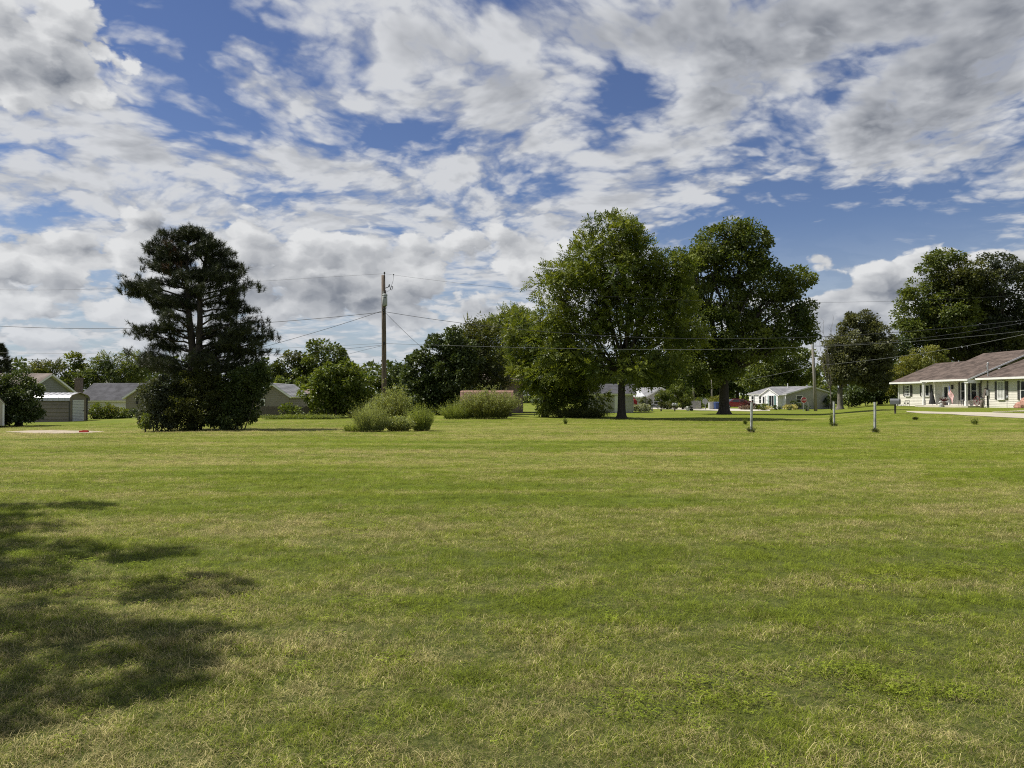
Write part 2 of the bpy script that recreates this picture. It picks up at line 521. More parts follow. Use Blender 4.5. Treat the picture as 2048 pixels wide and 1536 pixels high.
def ground_mat():
    m, nt, b = new_mat('mown_lawn')
    g = nt.nodes.new('ShaderNodeNewGeometry')
    dry, deep = lawn_fields(nt, g.outputs['Position'])
    gr = noise(nt, mapping(nt, g.outputs['Position'], (0, 0, 0), (0, 0, 0), (9, 9, 9), 'POINT'), 2.0, 5, 0.75)
    gc = mixc(nt, (deep + (gr - 0.5) * 1.6).clamp(), tuple(k * 0.62 for k in LAWN['green']), tuple(k * 0.66 for k in LAWN['deep']))
    c = mixc(nt, (dry + (gr - 0.5) * 1.8).step(0.15, 1.05) * 0.80, gc, tuple(k * 0.56 for k in LAWN['straw']))
    sp = nt.nodes.new('ShaderNodeSeparateXYZ'); nt.links.new(g.outputs['Position'], sp.inputs[0])
    yy = S(nt, sp.outputs[1])
    thatch = mixc(nt, gr.step(0.35, 0.7), (0.046, 0.060, 0.014), (0.120, 0.128, 0.038))     # dark soil and thatch, also painting the deep shade between near blades
    c = mixc(nt, yy.step(4.0, 18.0), thatch, c)
    nt.links.new(c, b.inputs['Base Color'])
    b.inputs['Roughness'].default_value = 0.9; b.inputs['Specular IOR Level'].default_value = 0.1
    bn = nt.nodes.new('ShaderNodeBump'); bn.inputs['Strength'].default_value = 0.8; bn.inputs['Distance'].default_value = 0.05
    nt.links.new(gr.o, bn.inputs['Height']); nt.links.new(bn.outputs[0], b.inputs['Normal'])
    return m


def grass_mat():
    m, nt, b = new_mat('grass_blade')
    g = nt.nodes.new('ShaderNodeNewGeometry')
    dry, deep = lawn_fields(nt, g.outputs['Position'])
    a = nt.nodes.new('ShaderNodeAttribute'); a.attribute_name = 'rnd'
    r = S(nt, a.outputs['Fac'])
    r2 = (r * 7.31)._m('FRACT', r * 7.31)
    gc = mixc(nt, (deep * 0.6 + r2 * 0.9 - 0.25).clamp(), LAWN['green'], LAWN['deep'])
    gc = mixc(nt, (r2 - 0.72).max(0.0) * 2.2, gc, (0.370, 0.410, 0.060))
    st = mixc(nt, r2, (0.26, 0.215, 0.09), (0.66, 0.585, 0.28))
    c = mixc(nt, (dry * 0.62 + 0.02 - r).step(-0.06, 0.06), gc, st)
    oi = nt.nodes.new('ShaderNodeObjectInfo')
    tone = S(nt, oi.outputs['Random']).step(0.0, 1.0, False, 0.55, 1.45)          # each tuft a little lighter or darker
    tn = noise(nt, mapping(nt, g.outputs['Position'], (0, 0, 0), (0, 0, 0), (9, 9, 0), 'POINT'), 1.0, 2, 0.7).step(0.3, 0.7, True, 0.7, 1.3)
    hv = nt.nodes.new('ShaderNodeHueSaturation'); nt.links.new(c, hv.inputs['Color']); nt.links.new((tone * tn).o, hv.inputs['Value'])
    c = hv.outputs[0]
    nt.links.new(c, b.inputs['Base Color'])
    b.inputs['Roughness'].default_value = 0.65; b.inputs['Specular IOR Level'].default_value = 0.10
    tr = nt.nodes.new('ShaderNodeBsdfTranslucent'); nt.links.new(c, tr.inputs['Color'])
    mx = nt.nodes.new('ShaderNodeMixShader'); mx.inputs[0].default_value = 0.45
    nt.links.new(b.outputs[0], mx.inputs[1]); nt.links.new(tr.outputs[0], mx.inputs[2])
    nt.links.new(mx.outputs[0], nt.nodes['Material Output'].inputs['Surface'])
    return m


def build_ground():
    xs = np.unique(np.concatenate([np.linspace(-1500, -140, 14), np.linspace(-140, -60, 21), np.linspace(-60, 60, 121), np.linspace(60, 140, 21), np.linspace(140, 1500, 14)]))
    ys = np.unique(np.concatenate([np.linspace(-600, -20, 10), np.linspace(-20, 70, 91), np.linspace(70, 180, 45), np.linspace(180, 2500, 14)]))
    X, Y = np.meshgrid(xs, ys)
    V = np.stack([X.ravel(), Y.ravel(), terrain(X, Y).ravel()], 1)
    nx, ny = len(xs), len(ys)
    i = (np.arange(ny - 1)[:, None] * nx + np.arange(nx - 1)[None]).ravel()
    Q = np.stack([i, i + 1, i + nx + 1, i + nx], 1)
    return tag(link('ground', np_mesh('ground', V, Q, ground_mat(), smooth=True)), kind='structure')


def sheet(name, pts, m, lift, kind='structure', n=10):
    """A flat strip laid on the terrain: pts = pairs (near, far) of world x, y along it, cut fine enough to follow the ground."""
    mb = MB()
    rows = []
    for i in range(len(pts) - 1):
        (a0, b0), (a1, b1) = pts[i], pts[i + 1]
        for k in range(n):
            t = k / n
            rows.append((Vector(a0).lerp(Vector(a1), t), Vector(b0).lerp(Vector(b1), t)))
    rows.append((Vector(pts[-1][0]), Vector(pts[-1][1])))
    vs = []
    for a, b in rows:
        for s_ in range(7):
            p = a.lerp(b, s_ / 6)
            vs.append((p.x, p.y, tz(p.x, p.y) + lift))
    fs = []
    for r in range(len(rows) - 1):
        for s_ in range(6):
            fs.append((r * 7 + s_, (r + 1) * 7 + s_, (r + 1) * 7 + s_ + 1, r * 7 + s_ + 1))
    mb.add(vs, fs)
    return tag(mb.build(name, m), kind=kind)


GROUND = build_ground()


# ------------------------------------------------------------------ grass blades: one scatter over the near lawn
def tuft(name, blades, hmin, hmax, width, spread, lie, m):
    V, Q, R_ = [], [], []
    for i in range(blades):
        a = RND.uniform(0, 2 * math.pi); r = spread * math.sqrt(RND.random())
        x0, y0 = r * math.cos(a), r * math.sin(a)
        h = RND.uniform(hmin, hmax)
        flat = RND.random() < lie
        lean = RND.uniform(0.9, 1.45) if flat else abs(RND.gauss(0.45, 0.45)) + 0.1
        b = RND.uniform(0, 2 * math.pi)
        dx, dy = math.cos(b), math.sin(b)
        w = width * RND.uniform(0.7, 1.2)
        px, py_ = -dy * w, dx * w
        L = h * (1.7 if flat else 1.0)
        z0 = RND.uniform(0.0, 0.02) if flat else -0.004
        pts = []
        for k, (s_, wk) in enumerate(((0, 1.0), (0.55, 0.8), (1.0, 0.12))):
            th = lean * (0.5 + 0.7 * s_)
            pts.append((x0 + dx * L * s_ * math.sin(th), y0 + dy * L * s_ * math.sin(th), z0 + L * s_ * max(0.04, math.cos(min(th, 1.5))), wk))
        n = len(V)
        for (x, y, z, wk) in pts:
            V += [(x - px * wk, y - py_ * wk, z), (x + px * wk, y + py_ * wk, z)]
        Q += [(n, n + 1, n + 3, n + 2), (n + 2, n + 3, n + 5, n + 4)]
        rv = RND.random() * (0.45 if flat else 1.0)
        R_ += [rv, rv]
    me = np_mesh(name, np.array(V), np.array(Q), m, np.array(R_))
    return bpy.data.objects.new(name, me)


def build_grass():
    m = grass_mat()
    col = bpy.data.collections.new('grass_tufts')
    specs = [(46, 0.014, 0.040, 0.0010, 0.095, 0.32), (42, 0.014, 0.038, 0.0009, 0.10, 0.58), (50, 0.018, 0.046, 0.0011, 0.09, 0.24),
             (38, 0.014, 0.034, 0.0013, 0.10, 0.42), (46, 0.016, 0.042, 0.0009, 0.10, 0.48), (30, 0.014, 0.038, 0.0016, 0.08, 0.22)]
    for i, s_ in enumerate(specs):
        col.objects.link(tuft('grass_tuft.%03d' % i, *s_, m))
    # a low broad-leaved weed (clover) among the blades
    V, Q, R_ = [], [], []
    for i in range(16):
        a, r, h = RND.uniform(0, 6.28), 0.085 * math.sqrt(RND.random()), RND.uniform(0.012, 0.035)
        cx, cy = r * math.cos(a), r * math.sin(a)
        for k in range(3):
            b = a + k * 2.09; L = RND.uniform(0.006, 0.010)
            dx, dy = math.cos(b), math.sin(b); n = len(V)
            V += [(cx, cy, h), (cx + dx * L * .6 - dy * L * .5, cy + dy * L * .6 + dx * L * .5, h + .002), (cx + dx * L * 1.2, cy + dy * L * 1.2, h - .001), (cx + dx * L * .6 + dy * L * .5, cy + dy * L * .6 - dx * L * .5, h + .002)]
            Q.append((n, n + 1, n + 2, n + 3)); R_.append(0.86 + 0.1 * RND.random())
    col.objects.link(bpy.data.objects.new('grass_tuft.%03d' % len(specs), np_mesh('clover', np.array(V), np.array(Q), m, np.array(R_))))
    P = []
    for y0, y1, rho in ((2.4, 4.5, 480), (4.5, 7, 380), (7, 11, 260), (11, 16, 160), (16, 24, 85), (24, 34, 42), (34, 50, 17)):
        n = int(rho * 1.56 * (y1 * y1 - y0 * y0) / 2)
        y = np.sqrt(RNG.uniform(y0 * y0, y1 * y1, n))
        x = RNG.uniform(-0.78, 0.78, n) * y
        P.append(np.stack([x, y], 1))
    P = np.concatenate(P)
    P = P[[not in_bare(a, b) for a, b in P]]
    z = terrain(P[:, 0], P[:, 1])
    n = len(P)
    me = bpy.data.meshes.new('grass')
    me.vertices.add(n); me.vertices.foreach_set('co', np.stack([P[:, 0], P[:, 1], z], 1).astype(np.float32).ravel())
    a = me.attributes.new('turn', 'FLOAT_VECTOR', 'POINT')
    rot = np.zeros((n, 3), np.float32); rot[:, 2] = RNG.uniform(0, 6.28, n); rot[:, 0] = RNG.normal(0, .08, n); rot[:, 1] = RNG.normal(0, .08, n)
    a.data.foreach_set('vector', rot.ravel())
    a = me.attributes.new('size', 'FLOAT_VECTOR', 'POINT')
    s_ = RNG.uniform(0.75, 1.25, n) * np.interp(P[:, 1], [3, 8, 16, 30, 50], [0.85, 1.0, 1.35, 1.8, 2.3])
    from mathutils import noise as mn
    lump = np.array([mn.noise((a * 1.7, b * 2.6, 0.0)) + 0.6 * mn.noise((a * 6.0, b * 8.0, 4.0)) for a, b in P])
    lump = lump * np.interp(P[:, 1], [4, 12], [1.0, 0.3])
    s_ = s_ * np.clip(1.0 + 0.45 * lump, 0.6, 1.7)
    hh = s_ * np.clip(1.0 + 0.40 * lump, 0.55, 1.6) * np.interp(P[:, 1], [3, 10, 20, 50], [1.0, 0.95, 0.72, 0.45])
    a.data.foreach_set('vector', np.stack([s_, s_, hh], 1).astype(np.float32).ravel())
    a = me.attributes.new('pick', 'INT', 'POINT'); pick = RNG.integers(0, len(specs), n)
    clover = np.array([mn.noise((x * 0.8, y * 1.1, 9.0)) for x, y in P])
    pick = np.where((clover > 0.40) & (RNG.random(n) < 0.32) | (RNG.random(n) < 0.03), len(specs), pick)
    a.data.foreach_set('value', pick.astype(np.int32))
    o = link('grass', me)
    ng = bpy.data.node_groups.new('scatter_grass', 'GeometryNodeTree')
    ng.interface.new_socket('Geometry', in_out='INPUT', socket_type='NodeSocketGeometry')
    ng.interface.new_socket('Geometry', in_out='OUTPUT', socket_type='NodeSocketGeometry')
    gi, go = ng.nodes.new('NodeGroupInput'), ng.nodes.new('NodeGroupOutput')
    ip = ng.nodes.new('GeometryNodeInstanceOnPoints')
    ci = ng.nodes.new('GeometryNodeCollectionInfo'); ci.inputs['Collection'].default_value = col
    ci.inputs['Separate Children'].default_value = True; ci.inputs['Reset Children'].default_value = True
    ng.links.new(gi.outputs[0], ip.inputs['Points']); ng.links.new(ci.outputs[0], ip.inputs['Instance'])
    ip.inputs['Pick Instance'].default_value = True
    for nm, ty, sk in (('pick', 'INT', 'Instance Index'), ('turn', 'FLOAT_VECTOR', 'Rotation'), ('size', 'FLOAT_VECTOR', 'Scale')):
        na = ng.nodes.new('GeometryNodeInputNamedAttribute'); na.data_type = ty; na.inputs['Name'].default_value = nm
        ng.links.new([q for q in na.outputs if q.enabled and q.name == 'Attribute'][0], ip.inputs[sk])
    ng.links.new(ip.outputs[0], go.inputs[0])
    md = o.modifiers.new('scatter', 'NODES'); md.node_group = ng
    tag(o, 'short mown lawn grass with dry straw coloured patches', 'grass', kind='stuff')
    return o


BARE = []          # quads of bare ground (x, y) the blades keep off: (polygon)


def in_bare(x, y):
    for poly in BARE:
        c = False; j = len(poly) - 1
        for i in range(len(poly)):
            xi, yi = poly[i]; xj, yj = poly[j]
            if (yi > y) != (yj > y) and x < (xj - xi) * (y - yi) / (yj - yi) + xi: c = not c
            j = i
        if c: return True
    return False

# ------------------------------------------------------------------ foliage
M_BARK = mat('bark', (0.050, 0.042, 0.034), 0.9, 0.35, 4.0, bump=0.8, stretch=(3, 3, 0.6))
M_BARK_GREY = mat('bark_grey', (0.150, 0.135, 0.115), 0.9, 0.3, 4.0, bump=0.6, stretch=(3, 3, 0.6))
M_STEM = mat('green_stem', (0.060, 0.075, 0.025), 0.8, 0.3, 5.0)
LM = {
    'walnut': leaf_mat('leaf_walnut', (0.0571, 0.089, 0.016), (0.192, 0.2228, 0.0318)),
    'maple': leaf_mat('leaf_maple', (0.0484, 0.0772, 0.0179), (0.1611, 0.1892, 0.0382)),
    'oak': leaf_mat('leaf_oak', (0.0379, 0.0528, 0.0168), (0.1128, 0.1214, 0.0317)),
    'lime': leaf_mat('leaf_lime', (0.0589, 0.094, 0.0158), (0.1767, 0.2116, 0.0356)),
    'dark': leaf_mat('leaf_dark', (0.0339, 0.0554, 0.0169), (0.1001, 0.1309, 0.037), 0.28),
    'grey': leaf_mat('leaf_grey_green', (0.040, 0.055, 0.028), (0.110, 0.120, 0.070), 0.3),
    'brown': leaf_mat('leaf_brownish', (0.062, 0.070, 0.030), (0.165, 0.175, 0.070), 0.3),
    'yellow': leaf_mat('leaf_yellow_green', (0.1069, 0.1307, 0.0285), (0.2554, 0.2554, 0.0594)),
    'weed': leaf_mat('leaf_weed', (0.1482, 0.2028, 0.0468), (0.3588, 0.4056, 0.1014), 0.40),
    'weedtip': leaf_mat('leaf_weed_pale', (0.1579, 0.2009, 0.0646), (0.3732, 0.4019, 0.1579), 0.40),
    'pine': leaf_mat('needle_pine', (0.022, 0.030, 0.014), (0.070, 0.082, 0.034), 0.12, 0.08, (1.1, 1.1, 0.7)),
    'rust': leaf_mat('needle_rust', (0.060, 0.034, 0.018), (0.120, 0.066, 0.032), 0.12),
    'white': leaf_mat('leaf_variegated', (0.09, 0.11, 0.06), (0.46, 0.48, 0.34), 0.3),
    'flower': leaf_mat('petal_yellow', (0.42, 0.36, 0.08), (0.62, 0.58, 0.26), 0.3),
    'red': leaf_mat('leaf_dark_red', (0.050, 0.018, 0.020), (0.130, 0.040, 0.045), 0.3),
    'pink': leaf_mat('petal_pink', (0.10, 0.085, 0.05), (0.30, 0.20, 0.17), 0.3),
}


def unit(v): return v / np.maximum(np.linalg.norm(v, axis=1, keepdims=True), 1e-9)


def rand_dir(n):
    return unit(RNG.normal(size=(n, 3)))


def diamonds(P, D, N, L, W):
    """A leaf per row: base P, direction D, face normal N, length L, half width W, folded a little along the midrib."""
    S_ = unit(np.cross(D, N)); N = np.cross(S_, D)
    L = L[:, None]; W = W[:, None]
    a = P
    b = P + D * L * 0.42 + S_ * W + N * W * 0.35
    c = P + D * L
    d = P + D * L * 0.42 - S_ * W + N * W * 0.35
    V = np.stack([a, b, c, d], 1).reshape(-1, 3)
    Q = np.arange(len(P) * 4).reshape(-1, 4)
    return V, Q


def clumps_in(blobs, rc, fill=1.0, shell=(0.55, 1.0), flat_bottom=0.0):
    """Clump centres spread through the outer volume of ellipsoids (cx, cy, cz, rx, ry, rz)."""
    C, O, R_ = [], [], []
    for (cx, cy, cz, rx, ry, rz) in blobs:
        area = 4 * math.pi * (((rx * ry) ** 1.6 + (rx * rz) ** 1.6 + (ry * rz) ** 1.6) / 3) ** (1 / 1.6)
        n = max(5, int(fill * area / (math.pi * rc * rc)))
        d = rand_dir(n)
        if flat_bottom: d[:, 2] = np.where(d[:, 2] < -0.3, d[:, 2] * (1 - flat_bottom), d[:, 2])
        rr = RNG.uniform(shell[0] ** 2, shell[1] ** 2, n) ** 0.5
        p = np.array([cx, cy, cz]) + d * np.array([rx, ry, rz]) * rr[:, None]
        C.append(p); O.append(d); R_.append(rc * RNG.uniform(0.65, 1.3, n))
    return np.concatenate(C), np.concatenate(O), np.concatenate(R_)


def leaf_cloud(C, O, R_, per, L, W, kind='leaf', up=0.45, var=0.28, droop=0.35):
    """Leaves on the clumps; rnd = clump tone + leaf tone."""
    n = len(C)
    k = np.maximum(3, (per * RNG.uniform(0.6, 1.3, n)).astype(int))
    idx = np.repeat(np.arange(n), k)
    m = len(idx)
    d = rand_dir(m); d = unit(d + O[idx] * 0.55)
    r = RNG.random(m) ** 0.45
    P = C[idx] + d * (R_[idx] * r)[:, None] * np.array([1.0, 1.0, 0.72])
    D = unit(d * 0.8 + O[idx] * 0.5 + RNG.normal(size=(m, 3)) * 0.55 + np.array([0, 0, -droop]))
    N = unit(RNG.normal(size=(m, 3)) * 0.55 + np.array([0, 0, up]) + O[idx] * 0.35)
    tone = np.clip(0.48 + RNG.normal(0, var * 0.85, n), 0.0, 1)
    rnd = np.clip(tone[idx] + RNG.normal(0, var * 0.55, m), 0, 1)
    Ls = L * RNG.uniform(0.65, 1.3, m); Ws = W * RNG.uniform(0.7, 1.2, m)
    if kind == 'frond':           # compound leaves: leaflets set alternately along a drooping midrib
        VV, RR = [], []
        side = unit(np.cross(D, N))
        for j in range(7):
            t = (j + 1) / 7
            p = P + D * (Ls * t)[:, None] + np.array([0, 0, -1.0]) * (Ls * 0.20 * t * t)[:, None]
            sg = 1 if j % 2 else -1
            dd = D if j == 6 else unit(side * sg * 0.95 + D * 0.55 + np.array([0, 0, -0.12]))
            v, q = diamonds(p, dd, N, Ls * 0.42 * (1.1 - 0.35 * t), Ws)
            VV.append(v); RR.append(rnd)
        V = np.concatenate(VV); rnd = np.concatenate(RR)
        return V, np.arange(len(V)).reshape(-1, 4), rnd
    V, Q = diamonds(P, D, N, Ls, Ws)
    return V, Q, rnd


def px_blobs(lst, d, base, depth=0.95, spread=0.35):
    """Photo-space ellipses (px, py, half w, half h[, dy]) at distance d -> ellipsoids local to base."""
    out = []
    for b in lst:
        px, py, rx, ry = b[:4]
        x = (px - 1024.0) / F * d; z = pz(py, d)
        rx = rx * d / F; rz = ry * d / F
        dy = b[4] if len(b) > 4 else RND.uniform(-spread, spread) * rx * 1.4
        out.append((x - base[0], dy, z - base[2], rx, max(rx, rz) * depth * 0.5 + min(rx, rz) * depth * 0.5, rz))
    return out


def limb(mb, a, b, r0, r1, sag=0.12, n=5, seg=5):
    a, b = Vector(a), Vector(b)
    L = (b - a).length
    off = Vector((RND.uniform(-1, 1), RND.uniform(-1, 1), RND.uniform(0.1, 0.8))) * L * sag
    pts, rad = [], []
    for i in range(seg + 1):
        t = i / seg
        pts.append(a.lerp(b, t) + off * math.sin(math.pi * t) + Vector((RND.uniform(-1, 1), RND.uniform(-1, 1), RND.uniform(-1, 1))) * L * 0.018 * (0 < i < seg))
        rad.append(r0 * (1 - t) + r1 * t)
    mb.tube(pts, rad, n, cap=False)
    return pts


def trunk_mesh(h, r, lean=(0, 0), flare=1.7, n=10):
    mb = MB()
    pts, rad = [], []
    for z, k in ((-0.15, flare), (0.06, flare * 0.93), (0.25, 1.25), (0.6, 1.06), (h * 0.5, 0.94), (h * 0.8, 0.86), (h, 0.80)):
        if pts and z <= pts[-1][2]: continue
        pts.append((lean[0] * z / h, lean[1] * z / h, z)); rad.append(r * k)
    mb.tube(pts, rad, n)
    return mb


def tree(name, label, cat, loc, blobs, lm, trunk_h, trunk_r, rc=0.8, per=34, L=0.24, W=0.075, kind='leaf', fill=1.0, shell=(0.5, 1.0),
         bark=None, group=None, lean=(0, 0), limbs=True, up=0.45, var=0.28, droop=0.35, extra=None, flat=0.0):
    fill *= 1.3; per = int(per * 1.6); L *= 1.12; W *= 1.15
    blobs = [(x, y, z, max(rx * 0.5, rx - 0.3 * rc), max(ry * 0.5, ry - 0.3 * rc), max(rz * 0.5, rz - 0.4 * rc)) for x, y, z, rx, ry, rz in blobs]
    t = thing(name, loc, label, cat, group)
    bark = bark or M_BARK
    trunk_mesh(trunk_h, trunk_r, lean).build('trunk', bark, t, True)
    C, O, R_ = clumps_in(blobs, rc, fill, shell, flat)
    if limbs:
        mb = MB()
        top = Vector((lean[0], lean[1], trunk_h * 0.97))
        for (cx, cy, cz, rx, ry, rz) in blobs:
            tip = Vector((cx, cy, cz + rz * 0.1))
            low = top.lerp(Vector((0, 0, trunk_h * 0.75)), RND.random() * 0.6)
            r0 = trunk_r * RND.uniform(0.32, 0.5)
            pts = limb(mb, low, tip, r0, r0 * 0.32, 0.10, 6)
            near = C[np.argsort(((C - np.array(tip)) ** 2).sum(1))[:60]]
            for c in near[RNG.permutation(len(near))[:7]]:
                limb(mb, pts[RND.choice((2, 3, 4))], Vector(c), r0 * 0.30, r0 * 0.07, 0.08, 4, 3)
        mb.build('branches', bark, t, True)
    V, Q, r = leaf_cloud(C, O, R_, per, L, W, kind, up, var, droop)
    link('crown', np_mesh('crown', V, Q, LM[lm], r), t)
    return t


def bush(name, label, cat, loc, blobs, lm, rc=0.35, per=30, L=0.12, W=0.04, group=None, fill=1.2, shell=(0.35, 1.0), up=0.4, var=0.3, stems=7, droop=0.1):
    blobs = [(x, y, z, max(rx * 0.5, rx - 0.5 * rc), max(ry * 0.5, ry - 0.5 * rc), max(rz * 0.5, rz - 0.4 * rc)) for x, y, z, rx, ry, rz in blobs]
    fill *= 1.2
    t = thing(name, loc, label, cat, group)
    C, O, R_ = clumps_in(blobs, rc, fill, shell)
    ok = C[:, 2] > 0.05
    C, O, R_ = C[ok], O[ok], R_[ok]
    mb = MB()
    for i in range(stems):
        c = C[RND.randrange(len(C))]
        limb(mb, (c[0] * 0.25, c[1] * 0.25, -0.05), Vector(c), 0.03, 0.008, 0.08, 4, 3)
    mb.build('stems', M_BARK, t, True)
    V, Q, r = leaf_cloud(C, O, R_, per, L, W, 'leaf', up, var, droop)
    link('foliage', np_mesh('foliage', V, Q, LM[lm], r), t)
    return t


def weed_bush(name, label, loc, rx, ry, h, stems, lm, lean=0.5, leaf=0.09, per=26, group=None, tip=None, low=0.06, cat='bush'):
    """Tall weeds: many thin stems splayed from the ground, each set with narrow leaves that thin out to a plume."""
    t = thing(name, loc, label, cat, group)
    n = stems
    a = RNG.uniform(0, 2 * math.pi, n); q = np.sqrt(RNG.random(n))
    bx, by = np.cos(a) * q * rx * 0.55, np.sin(a) * q * ry * 0.55
    hh = h * np.clip(RNG.normal(0.88, 0.18, n), 0.4, 1.35) * (1 - 0.34 * q ** 2)
    tx, ty = np.cos(a) * q * rx * (0.55 + lean), np.sin(a) * q * ry * (0.55 + lean)
    tx += RNG.normal(0, 0.12 * rx, n); ty += RNG.normal(0, 0.12 * ry, n)
    mb = MB()
    for i in range(0, n, 3):
        mb.tube([(bx[i], by[i], -0.03), ((bx[i] * .6 + tx[i] * .4), (by[i] * .6 + ty[i] * .4), hh[i] * 0.5), (tx[i], ty[i], hh[i])], [0.006, 0.005, 0.002], 3, cap=False)
    mb.build('stems', M_STEM, t)
    s_ = np.concatenate([RNG.uniform(low, 1.0, (n, per))], 1)
    idx = np.repeat(np.arange(n), per); s_ = s_.ravel()
    bend = s_ ** 1.4
    P = np.stack([bx[idx] + (tx - bx)[idx] * bend, by[idx] + (ty - by)[idx] * bend, hh[idx] * s_], 1)
    m = len(P)
    axis = np.stack([(tx - bx)[idx], (ty - by)[idx], hh[idx]], 1); axis = unit(axis)
    D = unit(axis * 0.9 + rand_dir(m) * 0.75)
    N = unit(rand_dir(m) + np.array([0, 0, 0.3]))
    L = leaf * RNG.uniform(0.6, 1.3, m) * (1.15 - 0.6 * s_)
    P = P + rand_dir(m) * 0.02
    tone = np.clip(0.5 + RNG.normal(0, 0.2, n), 0, 1)
    rnd = np.clip(tone[idx] * 0.7 + 0.3 * s_ + RNG.normal(0, 0.14, m) - 0.05, 0, 1)
    V, Q = diamonds(P, D, N, L, L * 0.10)
    link('foliage', np_mesh('foliage', V, Q, LM[lm], rnd), t)
    if tip:
        k = n * 9
        j = RNG.integers(0, n, k)
        P = np.stack([tx[j], ty[j], hh[j]], 1) + RNG.normal(0, 0.05, (k, 3)) * np.array([1, 1, 1.6])
        V, Q = diamonds(P, unit(rand_dir(k) + np.array([0, 0, .5])), rand_dir(k), np.full(k, 0.07), np.full(k, 0.022))
        link('flower_heads', np_mesh('flower_heads', V, Q, LM[tip], RNG.random(k)), t)
    return t


def needles(C, O, per, L, w):
    """Bottle brushes of needles round shoot tips C pointing along O."""
    n = len(C); idx = np.repeat(np.arange(n), per); m = len(idx)
    t = RNG.random(m)
    P = C[idx] - O[idx] * (0.30 * t)[:, None]
    D = unit(O[idx] * 0.75 + rand_dir(m) * 0.95)
    N = rand_dir(m)
    Ls = L * RNG.uniform(0.7, 1.2, m)
    S_ = unit(np.cross(D, N))
    V = np.stack([P + S_ * w, P - S_ * w, P + D * Ls[:, None]], 1).reshape(-1, 3)
    tone = np.clip(0.45 + RNG.normal(0, 0.22, n), 0, 1)
    return V, np.arange(m * 3).reshape(-1, 3), np.clip(tone[idx] + RNG.normal(0, 0.12, m), 0, 1)

# ------------------------------------------------------------------ building materials
M_CREAM = mat('cream_siding', (0.65, 0.625, 0.555), 0.6, 0.05, 1.5)
M_TRIM = mat('white_trim', (0.74, 0.74, 0.72), 0.5, 0.05, 2.0)
M_SHINGLE = mat('brown_shingle', (0.100, 0.076, 0.064), 0.95, 0.34, 1.1, c2=(0.120, 0.092, 0.078), bump=0.5, stretch=(1, 1, 3))
M_GREY_SHINGLE = mat('grey_shingle', (0.080, 0.080, 0.088), 0.95, 0.28, 1.3, bump=0.5)
M_TAN_SHINGLE = mat('tan_shingle', (0.20, 0.165, 0.145), 0.95, 0.25, 1.3, bump=0.5)
M_PINK_SHINGLE = mat('pinkish_shingle', (0.26, 0.20, 0.185), 0.95, 0.25, 1.3, bump=0.5)
M_LIGHT_SHINGLE = mat('light_grey_shingle', (0.24, 0.24, 0.25), 0.95, 0.2, 1.3, bump=0.5)
M_GREY_SIDING = mat('grey_green_siding', (0.23, 0.235, 0.215), 0.7, 0.06, 1.5)
M_TAN_SIDING = mat('tan_siding', (0.25, 0.225, 0.18), 0.7, 0.08, 1.5)
M_BROWN_SIDING = mat('weathered_pink_siding', (0.27, 0.205, 0.19), 0.8, 0.25, 2.0)
M_WHITE_SIDING = mat('white_siding', (0.78, 0.78, 0.78), 0.6, 0.04, 1.5)
M_PLAIN_GREY = mat('plain_grey', (0.40, 0.39, 0.37), 0.85, 0.10, 1.2)  # on the white house side wall this grey stands in for shade
M_GLASS, _nt, _b = new_mat('window_glass')
_b.inputs['Base Color'].default_value = (0.018, 0.022, 0.026, 1); _b.inputs['Roughness'].default_value = 0.06
M_CURTAIN = mat('curtain', (0.42, 0.42, 0.40), 0.9, 0.2, 4.0)
M_SHUTTER = mat('dark_shutter', (0.060, 0.058, 0.055), 0.6, 0.1, 4.0)
M_TEAL = mat('teal_shutter', (0.16, 0.30, 0.30), 0.6, 0.1, 4.0)
M_CONC = mat('concrete', (0.46, 0.43, 0.36), 0.9, 0.10, 0.7, bump=0.3)
M_TANMETAL = mat('tan_metal', (0.185, 0.155, 0.122), 0.55, 0.1, 1.0, metal=0.0, spec=0.5)
M_WHITEMETAL = mat('white_metal', (0.54, 0.55, 0.56), 0.45, 0.06, 1.0, spec=0.5)
M_ROOFMETAL = mat('grey_metal_roof', (0.40, 0.40, 0.41), 0.4, 0.06, 1.0, spec=0.6)
M_RUSTROOF = mat('weathered_red_roof', (0.205, 0.118, 0.085), 0.85, 0.34, 1.8, c2=(0.25, 0.155, 0.118), bump=0.3)
M_BRICK = mat('brown_brick', (0.17, 0.135, 0.115), 0.95, 0.3, 6.0, bump=0.5)
M_WOODOLD = mat('weathered_wood', (0.115, 0.098, 0.082), 0.95, 0.32, 3.0, stretch=(4, 4, 0.8), bump=0.6)
M_BEIGE = mat('beige_panel', (0.46, 0.42, 0.35), 0.7, 0.05, 1.0)
M_DARKIRON = mat('dark_iron', (0.030, 0.030, 0.032), 0.6, 0.2, 5.0)
M_GALV = mat('galvanised_steel', (0.36, 0.37, 0.38), 0.45, 0.12, 4.0, metal=0.4)
M_PVC = mat('white_vinyl', (0.33, 0.34, 0.335), 0.55, 0.35, 3.0, stretch=(2, 2, 1))
UP = Vector((0, 0, 1))


def bx(par, name, m, c, d, rz=0.0, M=None):
    return MB().box(c, d, rz, M).build(name, m, par)


